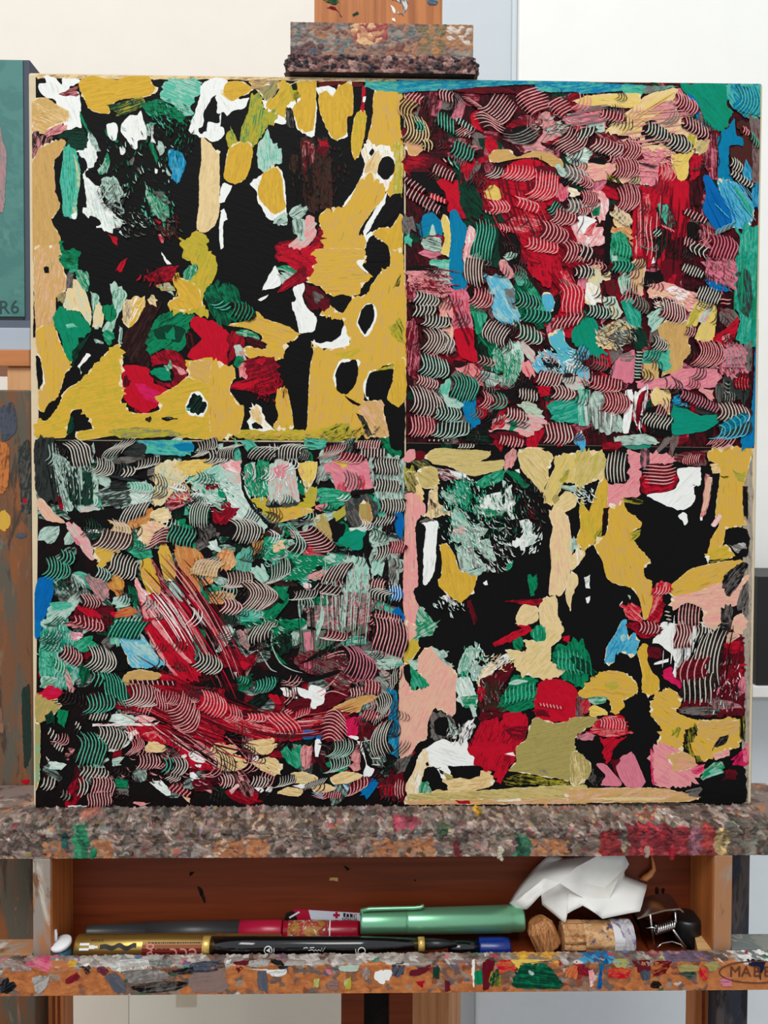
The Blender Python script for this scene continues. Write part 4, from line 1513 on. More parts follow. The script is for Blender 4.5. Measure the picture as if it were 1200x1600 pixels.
class Soup:
    """triangles with the two stroke colours and the stroke coordinates"""
    def __init__(self): self.v = []; self.f = []; self.ca = []; self.cb = []; self.st = []
    def put(self, pts3, tris, ca, cb, st):
        o = len(self.v)
        self.v += pts3; self.f += [tuple(i + o for i in t) for t in tris]
        self.ca += [ca] * len(pts3); self.cb += [cb] * len(pts3); self.st += st
    def build(self, name, parent, mat=None):
        me = bpy.data.meshes.new(name)
        me.from_pydata([tuple(p) for p in self.v], [], self.f)
        a = me.attributes.new('ca', 'FLOAT_COLOR', 'POINT'); a.data.foreach_set('color', [x for c in self.ca for x in c])
        b = me.attributes.new('cb', 'FLOAT_COLOR', 'POINT'); b.data.foreach_set('color', [x for c in self.cb for x in c])
        uv = me.uv_layers.new(name='st')
        li = [0] * len(me.loops); me.loops.foreach_get('vertex_index', li)
        uv.data.foreach_set('uv', [x for i in li for x in self.st[i]])
        me.materials.append(mat or PAINT); me.update()
        return link(name, me, parent)

def surf(px, py, h, Y0=0.0):
    if Y0 == 0.0:                      # paint stops at the edges of the canvas
        px = max(px, 49.5 + (py - 112) * 0.0052); px = min(px, 1189.0 - (py - 127) * 0.0177)
        py = max(py, 116.0 + (px - 46) * 0.0131); py = min(py, 1262.0 - (px - 52) * 0.0054)
    return at(px, py, Y0 - h)

def code(tok):
    ang = None
    if '@' in tok: tok, a = tok.split('@'); ang = float(a)
    c = tok.split('/')
    A = lin(PAL[c[0]])
    if len(c) > 1: return (*A, 0.82), (*lin(PAL[c[1]]), 1), ang, True
    k = 0.80 if c[0] not in 'WK' else 0.93
    return (*A, 0.75), (*[v * k for v in A], 1), ang, False

def stroke_uv(pts, ang, seed):
    ca, sa = math.cos(ang), math.sin(ang)
    return [((x*ca + y*sa) * 0.000444 + seed, (-x*sa + y*ca) * 0.000444 + seed * 0.37) for x, y in pts]

def long_axis(pts):
    n = len(pts); mx = sum(p[0] for p in pts)/n; my = sum(p[1] for p in pts)/n
    sxx = sum((p[0]-mx)**2 for p in pts); syy = sum((p[1]-my)**2 for p in pts); sxy = sum((p[0]-mx)*(p[1]-my) for p in pts)
    return 0.5 * math.atan2(2*sxy, sxx-syy)

def put_patch(S, pts, tok, h, step=3.2, jag=None, smooth=True, Y0=0.0, thick=0.00025, bristle=False):
    ca, cb, ang, two = code(tok)
    if smooth: pts = catmull(pts, step)
    if jag is None: jag = 1.5 if two else 0.7
    if area(pts) < 0: pts = pts[::-1]
    n = len(pts)
    if ang is None: ang = long_axis(pts) + RND.uniform(-0.25, 0.25)
    else: ang = math.radians(ang)
    q = []
    run = 0.0
    for i in range(n):
        ax, ay = pts[i-1]; bx, by = pts[(i+1) % n]
        nx, ny = by-ay, -(bx-ax); l = math.hypot(nx, ny) or 1
        run = run * (0.25 if two else 0.55) + RND.gauss(0, jag)
        # bristle ends are ragged along the stroke, clean across it
        al = abs((nx*math.cos(ang) + ny*math.sin(ang)) / l)
        d = run * ((0.3 + 2.0 * al * al) if two else (0.45 + 0.9 * al))
        q.append((pts[i][0] + nx/l*d, pts[i][1] + ny/l*d))
    tris = tessellate_polygon([[Vector((x, y, 0)) for x, y in q]])
    seed = RND.random() * 20
    st = stroke_uv(q, ang, seed)
    top = [surf(x, y, h, Y0) for x, y in q]
    bot = [surf(x, y, h - thick, Y0) for x, y in q]
    T = list(tris) + [(i, (i+1) % n, n + (i+1) % n, n + i) for i in range(n)]
    S.put(top + bot, T, ca, cb, st + st)
    ar = abs(area(q))
    if bristle and ar > 90:
        # bristle marks: fine ridges along the stroke, kept inside its outline
        xs = [p[0] for p in q]; ys = [p[1] for p in q]
        dx, dy = math.cos(ang), math.sin(ang)
        for _ in range(int(min(46, ar / 75))):
            for tries in range(4):
                x, y = RND.uniform(min(xs), max(xs)), RND.uniform(min(ys), max(ys))
                l = RND.uniform(5, 24); b_ = RND.uniform(-.08, .08) * l
                ln = [(x + dx*l*t - dy*b_*(1-(2*t-1)**2), y + dy*l*t + dx*b_*(1-(2*t-1)**2)) for t in (0, .25, .5, .75, 1)]
                if all(inside(q, p) for p in (ln[0], ln[2], ln[4])): break
            else: continue
            if two: c2 = cb if RND.random() < .6 else (*[v * RND.uniform(.6, 1.1) for v in ca[:3]], 1)
            else:
                kk = RND.choice((.80, .88, 1.10)); c2 = (*[min(.92, v * kk) for v in ca[:3]], 1)
            put_ribbon(S, ln, RND.uniform(.7, 1.7), (c2[0], c2[1], c2[2], 0.3), ca[:3] + (1,), h + 0.0000004, RND.random()*9, Y0, rise=0.0000004)
    return ar

def grow(pts, d):
    sg = 1 if area(pts) > 0 else -1
    out = []; n = len(pts)
    for i in range(n):
        ax, ay = pts[i-1]; bx, by = pts[(i+1) % n]
        nx, ny = (by-ay)*sg, -(bx-ax)*sg; l = math.hypot(nx, ny) or 1
        out.append((pts[i][0] + nx/l*d, pts[i][1] + ny/l*d))
    return out

def inside(poly, p):
    x, y = p; c = False; j = len(poly) - 1
    for i in range(len(poly)):
        xi, yi = poly[i]; xj, yj = poly[j]
        if (yi > y) != (yj > y) and x < (xj-xi)*(y-yi)/(yj-yi) + xi: c = not c
        j = i
    return c

def put_ribbon(S, line, w, ca, cb, h, seed, Y0=0.0, rise=0.00012):
    n = len(line); L_ = []; R_ = []
    for i, (x, y) in enumerate(line):
        ax, ay = line[max(i-1, 0)]; bx, by = line[min(i+1, n-1)]
        dx, dy = bx-ax, by-ay; l = math.hypot(dx, dy) or 1
        t = i / (n-1); ww = w * 0.5 * (0.35 + 0.65 * min(1, 5*t, 5*(1-t))) * (1 + RND.uniform(-.16, .16))
        L_.append((x - dy/l*ww, y + dx/l*ww)); R_.append((x + dy/l*ww, y - dx/l*ww))
    pts = L_ + R_
    mid = line
    v = [surf(x, y, h, Y0) for x, y in pts] + [surf(x, y, h + rise, Y0) for x, y in mid]
    T = []
    for i in range(n-1):
        T += [(i, i+1, 2*n+i+1, 2*n+i), (2*n+i, 2*n+i+1, n+i+1, n+i)]
    S.put(v, T, ca, cb, [(x*0.000444 + seed, y*0.000444) for x, y in pts + list(mid)])

def comb_lines(ax, ay, bx, by, lx, ly, bend, n, ks):
    L = math.hypot(lx, ly) or 1; px, py = -ly/L, lx/L
    out = []
    ph = RND.uniform(-0.25, 0.25); wob = RND.uniform(-0.05, 0.05)
    for k in ks:
        t = k / max(1, n-1)
        mx, my = ax + (bx-ax)*t, ay + (by-ay)*t
        s = 1 + RND.uniform(-.10, .10) - 0.22 * abs(2*t-1)**2
        ln = []
        for j in range(9):
            u = j/4.0 - 1
            off = bend * (1 - u*u) + L * wob * math.sin(math.pi * (u + ph))
            ln.append((mx + lx*0.5*u*s + px*off, my + ly*0.5*u*s + py*off))
        out.append(ln)
    return out

PAL['GB'] = (168, 157, 140)
canvas = empty('canvas_painting', (0, 0, CZ - 0.25))
tag(canvas, 'large square abstract canvas in four quarters of ochre, red, green and black on the easel', 'painting')
cream = plain('primed_canvas', (214, 196, 162), 0.8, vary=0.10, scale=90, bump=0.3)

# stretched body with rounded edges
bm = bmesh.new()
add_box(bm, (-0.25, 0.0, CZ - 0.25), (0.25, 0.019, CZ + 0.25))
bm_obj('stretched_canvas', bm, cream, canvas, bevel=0.0022)
bar = wood('stretcher_pine', (206, 170, 118), (178, 140, 92), 'X')
for z0 in (CZ - 0.249, CZ + 0.209):
    box('stretcher_bar', (-0.249, 0.0192, z0), (0.249, 0.026, z0 + 0.04), bar, canvas)
for x0 in (-0.249, 0.209):
    box('stretcher_bar', (x0, 0.0192, CZ - 0.208), (x0 + 0.04, 0.026, CZ + 0.208), bar, canvas)

# grounds of the four quarters and loose under-painting
G0 = Soup()
def quad(x0, y0, x1, y1, x2, y2, x3, y3, tok):
    put_patch(G0, [(x0, y0), (x1, y1), (x2, y2), (x3, y3)], tok, 0.0002, step=10, jag=0.9, smooth=False)
quad(54, 119, 632, 124, 634, 690, 60, 688, 'K')
quad(632, 124, 1190, 130, 1178, 700, 634, 692, 'X/D')
quad(60, 688, 634, 690, 630, 1261, 56, 1262, 'K/X')
quad(634, 692, 1176, 700, 1168, 1254, 630, 1260, 'K')
put_patch(G0, [(1162, 700), (1176, 700), (1171, 1255), (1160, 1255)], 'GB/N', 0.0003, step=10)
put_patch(G0, [(56, 116), (420, 119), (620, 123), (620, 128), (300, 124), (60, 122)], 'S/D', 0.0003, step=10)
hh = 0.00028
for (x0, y0, x1, y1, toks, n) in (
        (640, 150, 1120, 690, ['X/D', 'D/R', 'D/PK', 'K/X', 'D/P', 'PK/D', 'DG/K', 'N/D', 'R/D'], 330),
        (66, 700, 622, 1250, ['DG/L', 'K/DG', 'L/Z', 'Z/L', 'G/K', 'N/K', 'T/DG', 'K/L', 'X/K', 'L/N'], 360)):
    for i in range(n):
        cx, cy = RND.uniform(x0, x1), RND.uniform(y0, y1)
        tk = RND.choice(toks)
        if x0 < 100 and cy > 1020: tk = RND.choice(['X/D', 'K/X', 'D/R', 'K/DG', 'X/P', 'Z/L'])
        a = RND.uniform(0, math.pi); l, w = RND.uniform(12, 34), RND.uniform(6, 14)
        pts = []
        for k in range(8):
            t = 2*math.pi*k/8; r = RND.uniform(.75, 1.15)
            u, v = l*math.cos(t)*r, w*math.sin(t)*r
            pts.append((cx + u*math.cos(a) - v*math.sin(a), cy + u*math.sin(a) + v*math.cos(a)))
        put_patch(G0, pts, tk, hh, step=6, jag=1.6); hh += 0.0000003
tag(G0.build('underpainting', canvas), kind='stuff')

patches, combs, CLEAN = [], [], []
idx = 0
for (x0, y0, s, text) in TILES:
    for line in text.strip().splitlines():
        w = line.split()
        h = 0.0004 + idx * 0.0000009
        idx += 1
        if w[0] == 'c': h = 0.0016 + len(combs) * 0.0000022
        S = Soup()
        if w[0] == 'c':
            v = [float(t) for t in w[2:]]
            ax, ay, bx, by, lx, ly, bend, n = v
            n = int(n)
            ax, ay, bx, by = x0 + ax*s, y0 + ay*s, x0 + bx*s, y0 + by*s
            lx, ly, bend = lx*s*1.10, ly*s*1.10, bend*s*1.1
            lc, dc = w[1].split('/')
            # the dark wet paint the comb was dragged through
            ls = comb_lines(ax, ay, bx, by, lx*1.04, ly*1.04, bend, n, [-0.55, n - 0.45])
            hull = ls[0] + ls[1][::-1]
            other = 'K' if dc != 'K' else 'BR'
            put_patch(S, hull, dc + '/' + other, h, step=5, jag=0.9, smooth=True, thick=h - .0003)
            sp = abs((bx-ax)*(-ly) + (by-ay)*lx) / (math.hypot(lx, ly) or 1) / max(1, n-1)
            wd = max(0.7, min(1.8, sp * 0.38))
            ca = lin(PAL[lc]); under = {'W': 'P', 'P': 'R', 'T': 'G', 'L': 'T', 'S': 'O', 'O': 'S', 'G': 'T', 'D': 'R', 'R': 'P', 'PK': 'N', 'N': 'L', 'C': 'T'}[lc]
            if lc == 'W' and dc in ('K', 'DG', 'Z', 'T'): under = 'L'
            if lc == 'W': ca = lin((206, 200, 188))
            if lc == 'P': ca = tuple(0.6*a + 0.4*b for a, b in zip(ca, lin((226, 192, 186))))
            for ln in comb_lines(ax, ay, bx, by, lx, ly, bend, n, range(n)):
                put_ribbon(S, ln, wd, (*ca, 0.55), (*lin(PAL[under]), 1), h + 0.0000008, RND.random()*9, rise=.0000012)
            combs.append((abs(area(hull)), S))
        elif w[0] == 'l':
            v = [float(t) for t in w[2:]]
            pts = [(x0 + v[i]*s, y0 + v[i+1]*s) for i in range(0, len(v), 2)]
            fine = []
            for i in range(len(pts)-1):
                p0 = pts[max(i-1, 0)]; p1 = pts[i]; p2 = pts[i+1]; p3 = pts[min(i+2, len(pts)-1)]
                for j in range(6):
                    t = j/6
                    fine.append(tuple(0.5*((2*p1[k]) + (p2[k]-p0[k])*t + (2*p0[k]-5*p1[k]+4*p2[k]-p3[k])*t*t + (3*p1[k]-p0[k]-3*p2[k]+p3[k])*t**3) for k in (0, 1)))
            fine.append(pts[-1])
            put_ribbon(S, fine, 1.7, (*lin(PAL[w[1]]), 0.5), (*lin(PAL['N']), 1), h, RND.random()*9)
            patches.append((60.0, S))
        else:
            v = [float(t) for t in w[1:]]
            if len(v) < 6: continue
            pts = [(x0 + v[i]*s, y0 + v[i+1]*s) for i in range(0, len(v) - 1, 2)]
            if w[0].split('/')[0] in ('Y', 'S', 'O', 'H', 'F', 'E', 'Q', 'C') and abs(area(pts)) > 250:
                # a pale rim of the white ground shows around the thick light paints
                put_patch(S, grow(pts, 0.15), 'S/W', h - 0.0000006, jag=1.0)
            patches.append((put_patch(S, pts, w[0], h, bristle=True), S))
            if '/' not in w[0] and w[0] != 'K' and abs(area(pts)) > 250: CLEAN.append(pts)

# finer marks: streaks along long strokes, and comb scratches left in the wet dark paint
def streaks(tok, x0, y0, x1, y1, width, n, bow=0.0, lmin=.25, lmax=.7, wd=(0.8, 2.0)):
    global idx
    S = Soup(); a, b, _, _ = code(tok); n = int(n * .62)
    dx, dy = x1-x0, y1-y0; L = math.hypot(dx, dy); nx, ny = -dy/L, dx/L
    for _ in range(n):
        o = RND.uniform(-.5, .5) * width; l = RND.uniform(lmin, lmax); t0 = RND.uniform(0, 1-l)
        ln = []
        for j in range(8):
            t = t0 + l*j/7; bo = bow * (1-(2*t-1)**2) + o * (1 - .25*t)
            ln.append((x0 + dx*t + nx*bo, y0 + dy*t + ny*bo))
        idx += 1
        put_ribbon(S, ln, RND.uniform(*wd), a[:3] + (0.4,), b, 0.00150 + idx * 0.00000002, RND.random()*9, rise=.000008)
    S.build('brush_streaks', canvas)
for a in (('D/X', 235, 870, 370, 1085, 80, 46, -14), ('P/R', 235, 870, 360, 1075, 74, 26, -14), ('W/P', 222, 905, 300, 1020, 50, 18, -6), ('X/K', 250, 880, 385, 1090, 84, 20, -14), ('R/M', 250, 900, 380, 1090, 60, 22, -14),
          ('D/X', 190, 1060, 420, 1150, 90, 44, 10), ('R/P', 190, 1070, 420, 1170, 80, 22, 10), ('P/W', 240, 1110, 380, 1210, 40, 16, 4), ('X/K', 240, 1100, 400, 1200, 70, 18, 0),
          ('D/X', 345, 1100, 560, 1115, 50, 36, 26), ('R/P', 350, 1105, 560, 1110, 40, 18, 26), ('P/W', 380, 1110, 540, 1115, 34, 8, 22),
          ('L/Z', 100, 705, 112, 795, 60, 22, 0), ('K/Z', 110, 700, 120, 800, 90, 18, 0), ('Z/K', 150, 760, 230, 765, 50, 16, 0),
          ('D/PK', 560, 900, 556, 1020, 120, 40, 0), ('L/N', 550, 860, 545, 1010, 110, 34, 0), ('K/DG', 530, 900, 525, 1040, 150, 26, 0),
          ('D/X', 1035, 290, 1030, 420, 95, 40, 0), ('P/R', 1020, 300, 1016, 410, 50, 9, 0), ('X/K', 1050, 300, 1045, 430, 60, 14, 0),
          ('N/K', 940, 612, 940, 680, 70, 30, 0), ('W/L', 950, 612, 948, 675, 80, 18, 0), ('D/X', 1000, 612, 998, 670, 50, 10, 0),
          ('P/N', 960, 200, 1090, 185, 70, 30, 0), ('E/O', 960, 215, 1060, 150, 40, 10, 0), ('N/PK', 880, 190, 960, 175, 40, 22, 0), ('P/D', 960, 250, 1040, 262, 50, 26, 0),
          ('D/PK', 640, 440, 720, 446, 60, 30, 0), ('D/X', 700, 480, 735, 560, 40, 14, 0),
          ('D/X', 800, 250, 850, 400, 110, 40, 10), ('R/P', 790, 260, 840, 390, 90, 18, 10), ('D/K', 860, 420, 905, 510, 50, 14, -6),
          ('K/X', 1110, 960, 1095, 1090, 90, 40, 0), ('D/R', 1130, 1000, 1120, 1110, 80, 30, 0), ('W/P', 1075, 960, 1060, 1060, 70, 16, 0),
          ('K/BR', 470, 215, 480, 330, 50, 20, 0), ('C/B', 1130, 290, 1180, 350, 60, 16, 0), ('U/B', 1110, 290, 1140, 360, 40, 14, 0), ('G/T', 1165, 380, 1160, 520, 50, 24, 0)):
    streaks(*a)
def scumble(S, cols, x, y, rx, ry, n, ang, l=(3, 10), wd=(.7, 1.8)):
    """dry-brush flecks, thinning out towards the rim"""
    global idx
    for _ in range(n):
        t = RND.uniform(0, 2*math.pi); r = RND.random() ** .6
        cx, cy = x + rx*r*math.cos(t), y + ry*r*math.sin(t)
        a = math.radians(ang) + RND.gauss(0, .35); ll = RND.uniform(*l)
        idx += 1
        ln = [(cx + ll*k*math.cos(a), cy + ll*k*math.sin(a) + .6*ll*k*(1-k)) for k in (0, .33, .66, 1)]
        c = lin(PAL[RND.choice(cols)])
        put_ribbon(S, ln, RND.uniform(*wd), (*c, .3), (*[v*.7 for v in c], 1), 0.00151 + idx*0.00000001, RND.random()*9, rise=.000006)
DB = Soup()
for a in ((['G', 'DG', 'T'], 262, 178, 40, 26, 90, 50), (['G', 'DG', 'L'], 215, 250, 60, 60, 90, 70), (['L', 'N', 'Z'], 178, 300, 26, 26, 80, 120), (['N', 'Z', 'L'], 200, 345, 30, 24, 60, 30),
          (['G', 'T', 'DG'], 245, 320, 26, 34, 90, 60), (['BR', 'N', 'D'], 260, 350, 24, 24, 50, 60), (['BR', 'Z', 'D'], 500, 270, 46, 60, 110, 88), (['DG', 'G', 'K'], 280, 215, 30, 26, 50, 90),
          (['L', 'T', 'G', 'W'], 720, 800, 40, 60, 220, 60), (['L', 'N', 'W'], 760, 850, 44, 44, 170, 50), (['G', 'T', 'DG'], 725, 770, 34, 30, 120, 60), (['L', 'DG', 'G'], 780, 790, 50, 50, 150, 70), (['W', 'L'], 830, 840, 18, 26, 60, 120),
          (['DG', 'Z', 'N', 'D'], 815, 790, 40, 44, 110, 70), (['W', 'L', 'K'], 700, 945, 26, 12, 40, 60), (['L', 'W', 'T'], 740, 1035, 22, 34, 90, 80), (['W', 'S', 'K'], 780, 1035, 26, 16, 60, 150),
          (['BR', 'D', 'N'], 770, 1085, 24, 36, 90, 80), (['W', 'N', 'K'], 720, 1140, 26, 18, 60, 110), (['N', 'Z', 'W'], 1120, 1060, 40, 50, 120, 95), (['D', 'PK', 'X'], 1135, 1070, 24, 40, 110, 95),
          (['L', 'K', 'W'], 910, 772, 20, 14, 50, 30), (['V', 'K', 'Q'], 560, 672, 44, 12, 50, 140), (['V', 'O'], 430, 680, 90, 6, 50, 0), (['D', 'R', 'K'], 250, 430, 34, 16, 50, 100), (['D', 'R'], 420, 600, 30, 26, 60, 80),
          (['PK', 'D', 'P'], 670, 440, 34, 20, 130, 20), (['P', 'N', 'L'], 870, 195, 40, 18, 110, 350), (['P', 'S', 'PK'], 1010, 240, 60, 30, 150, 10), (['L', 'N', 'S', 'K'], 960, 520, 34, 22, 130, 40), (['P', 'W', 'S'], 1060, 470, 46, 18, 110, 15),
          (['L', 'T', 'G'], 790, 560, 24, 34, 110, 75), (['C', 'W', 'L'], 870, 560, 40, 20, 90, 40), (['PK', 'D', 'N'], 1125, 415, 24, 40, 110, 80), (['D', 'P'], 1140, 560, 26, 30, 80, 60),
          (['L', 'W', 'P'], 430, 750, 60, 30, 130, 80), (['L', 'W', 'G'], 320, 770, 50, 30, 150, 30), (['G', 'T', 'L'], 470, 870, 70, 40, 190, 20), (['L', 'N', 'PK'], 550, 930, 56, 50, 200, 88), (['T', 'G', 'L'], 90, 1020, 34, 44, 130, 60),
          (['L', 'Z', 'K'], 120, 740, 40, 44, 130, 88), (['S', 'L', 'E'], 270, 750, 34, 34, 100, 70), (['G', 'DG', 'L'], 420, 985, 40, 24, 110, 40), (['D', 'X', 'P'], 560, 1050, 50, 26, 110, 20), (['X', 'D', 'P'], 300, 1200, 120, 30, 150, 30)):
    scumble(DB, *a)
tag(DB.build('dry_brush_flecks', canvas), kind='stuff')
SX = Soup()
for (x0, y0, x1, y1, cols) in ((645, 145, 1130, 690, ('X', 'K', 'D', 'P', 'X', 'K', 'N')), (66, 695, 622, 1250, ('K', 'DG', 'K', 'L', 'Z', 'K', 'W'))):
    for _ in range(170):
        cx, cy = RND.uniform(x0, x1), RND.uniform(y0, y1)
        if any(inside(p, (cx, cy)) for p in CLEAN): continue
        c = RND.choice(cols)
        if x0 < 100 and cy > 1040: c = RND.choice(('K', 'X', 'P', 'X'))
        a = RND.gauss(1.95, .35); l = RND.uniform(14, 34); n = RND.randint(3, 6); sp = RND.uniform(3.0, 4.6)
        idx += 1
        for ln in comb_lines(cx, cy, cx + sp*n*.95, cy + sp*n*.3, l*math.cos(a), l*math.sin(a), RND.uniform(-7, -2), n, range(n)):
            if any(inside(p, q_) for p in CLEAN for q_ in (ln[0], ln[-1])): continue
            put_ribbon(SX, ln, RND.uniform(1.0, 1.8), (*lin(PAL[c]), .4), (*lin(PAL['N']), 1), 0.00155 + idx * 0.00000001, RND.random()*9, rise=.000008)
tag(SX.build('comb_scratches', canvas), kind='stuff')

def emit(items, name, rest):
    items.sort(key=lambda t: -t[0])
    for a, S in items[:300]: S.build(name, canvas)
    if items[300:]:
        J = Soup()
        for a, S in items[300:]:
            o = len(J.v)
            J.v += S.v; J.f += [tuple(i + o for i in f) for f in S.f]; J.ca += S.ca; J.cb += S.cb; J.st += S.st
        tag(J.build(rest, canvas), kind='stuff')
emit(patches, 'paint_patch', 'paint_flecks')
emit(combs, 'combed_stroke', 'combed_flecks')
# ------------------------------------------------------------------ the easel
oak = wood('oiled_beech', (190, 118, 64), (150, 86, 44), 'Z', 8)
oak_x = wood('oiled_beech_lengthwise', (190, 118, 64), (152, 88, 46), 'X', 8)
tray_wood = wood('tray_beech', (122, 52, 22), (98, 40, 16), 'X', 7, 0.5)  # beech with the ledge's shade over the tray darkened into its colour
pale_wood = wood('pale_beech', (206, 150, 104), (180, 122, 80), 'Z', 6)
worn_wood = stained('worn_painted_wood', (168, 120, 84), [((150, 140, 130), 0.50), ((196, 186, 172), 0.60), ((120, 84, 58), 0.56)], 40, stretch=(1, 1, .3))
post_mat = stained('post_smeared_wood', (118, 80, 54), [((92, 86, 74), 0.47), ((138, 84, 46), 0.55), ((70, 58, 48), 0.58), ((104, 112, 100), 0.63), ((146, 104, 84), 0.63)], 30, stretch=(1.6, 1, .35))
navy_post = stained('navy_smeared_wood', (52, 56, 68), [((92, 84, 82), 0.52), ((38, 36, 40), 0.54), ((140, 90, 58), 0.66)], 34, stretch=(1.4, 1, .4))
ledge_mat = stained('ledge_crusted_wood', (176, 112, 70), [((128, 112, 104), 0.40), ((96, 78, 74), 0.52), ((168, 152, 142), 0.57), ((140, 60, 60), 0.66)], 46)
rail_mat = stained('rail_smeared_wood', (184, 112, 62), [((160, 96, 54), 0.48), ((146, 116, 100), 0.60), ((120, 66, 40), 0.64)], 30, stretch=(.6, 1, 1.2))
clamp_mat = stained('clamp_crusted_wood', (164, 108, 72), [((128, 106, 92), 0.46), ((112, 72, 66), 0.54), ((150, 134, 120), 0.62), ((176, 122, 74), 0.60)], 36)
grey_painted = stained('grey_green_painted_wood', (134, 138, 130), [((110, 118, 116), 0.5), ((164, 160, 148), 0.6)], 40)
brand_ink = plain('burnt_brand', (92, 46, 24), 0.8)

easel = empty('studio_easel', (0.0, 0.12, 0.0))
tag(easel, 'paint-crusted wooden studio easel with clamp, ledge and open tray holding the canvas', 'easel')

def X(px, py, Y): return at(px, py, Y).x
def Zp(px, py, Y): return at(px, py, Y).z
ZC0 = CZ - 0.25                                # bottom of the canvas
ZC1 = CZ + 0.25
# mast
box('mast', (X(491, 20, .036), .036, ZC0 + 0.10), (X(691, 20, .036), .060, ZC1 + 0.26), oak, easel, 0.0015)
for a, b in ((533, 569), (608, 645)):
    box('mast_rail', (X(a, 1580, .062), .062, 0.06), (X(b, 1580, .062), .088, ZC0 + 0.32), tray_wood, easel, 0.0012)
slot = stained('slot_dark', (40, 32, 28), [((20, 20, 22), 0.5), ((70, 60, 54), 0.62)], 30)
box('slot_backing', (X(565, 1580, .1), .092, 0.08), (X(612, 1580, .1), .100, ZC0 + 0.3), slot, easel)
bm = bmesh.new()
xr = X(680, 1580, .20)
add_box(bm, (xr - .02, .20, 0.0), (xr + .02, .228, ZC0 + 0.2), Matrix.Rotation(math.radians(-32), 3, 'Z'), Vector((xr, .21, 0)))
bm_obj('back_leg', bm, pale_wood, easel, bevel=0.0012)
# clamp on the top edge of the canvas
zc = ZC1 + 0.0006
box('clamp_block', (X(458, 60, -.002), -.002, zc + 0.006), (X(736, 60, -.002), .0355, Zp(600, 37, -.002)), clamp_mat, easel, 0.0014)
box('clamp_lip', (X(450, 110, -.004), -.004, zc), (X(742, 110, -.004), .0352, zc + 0.0085), stained('lip_dark_crust', (62, 48, 48), [((40, 34, 36), 0.5), ((110, 84, 78), 0.6)], 60), easel, 0.0014)
# uprights
box('upright', (X(-75, 900, .045), .045, 0.0), (X(50, 900, .045), .072, Zp(20, 609, .045)), post_mat, easel, 0.0015)
box('upright', (X(1121, 1500, .045), .045, 0.0), (X(1170, 1500, .045), .072, ZC0 + 0.35), navy_post, easel, 0.0015)
for a, b in ((75, 100), (1087, 1120)):
    o = box('inner_stile', (X(a, 1580, .06), .060, 0.0), (X(b, 1580, .06), .080, ZC0 - 0.02), oak, easel, 0.001)
    w = X(b, 1580, .06) - X(a, 1580, .06)
    for k in (0.30, 0.62):
        box('groove_strip', (X(a, 1580, .06) + w * k, .0588, 0.0), (X(a, 1580, .06) + w * k + 0.0016, .0602, ZC0 - 0.02), tray_wood, o, 0)
# feet so that it stands
for px in (-12, 1145):
    xx = X(px, 1580, .045)
    box('foot', (xx - .03, -.28, 0.0), (xx + .03, .112, 0.05), oak_x, easel, 0.003)
box('base_bar', (X(-12, 1580, .045), .073, 0.05), (X(1145, 1580, .045), .110, 0.10), oak_x, easel, 0.003)

# ledge that carries the canvas
LX0, LX1 = X(-90, 1300, -.035), X(1290, 1300, -.035)
LZ1 = ZC0 - 0.0006
LZ0 = Zp(600, 1338, -.035)
box('ledge', (LX0, -.035, LZ0), (LX1, .045, LZ1), ledge_mat, easel, 0.002)
# tray
RZ1 = Zp(600, 1506, -.05); RZ0 = Zp(600, 1551, -.05)
FZ = Zp(600, 1500, -.05) - 0.0125
rail = box('tray_rail', (LX0, -.05, RZ0), (LX1, -.039, RZ1), rail_mat, easel, 0.0015)
TX0, TX1 = X(79, 1400, -.0355), X(1116, 1400, -.0355)
TO0, TO1 = X(51, 1400, -.0355), X(1144, 1400, -.0355)
box('tray_side', (TO0, -.0355, RZ0), (TX0, .010, LZ0 - .0002), worn_wood, easel, 0.0008)
box('tray_side', (TX1, -.0355, RZ0), (TO1, .010, LZ0 - .0002), worn_wood, easel, 0.0008)
side_in = wood('tray_side_beech', (186, 108, 52), (150, 82, 38), 'Z', 6)
box('tray_lining', (TX1 - .0006, -.034, FZ), (TX1, .002, LZ0 - .0004), side_in, easel, 0)
box('tray_lining', (TX0, -.034, FZ), (TX0 + .0006, .002, LZ0 - .0004), side_in, easel, 0)
box('tray_back', (TX0, .0025, RZ0), (TX1, .010, LZ0 - .0002), tray_wood, easel, 0)
box('tray_floor', (TX0, -.039, FZ - .005), (TX1, .0025, FZ), tray_wood, easel, 0)
box('crossbar', (TO1 + .0005, -.036, RZ1 - .022), (LX1, -.0175, RZ1 - .0004), grey_painted, easel, 0.0012)
box('crossbar', (LX0, -.036, RZ1 - .022), (TO0 - .0005, -.0175, RZ1 - .0004), worn_wood, easel, 0.0012)

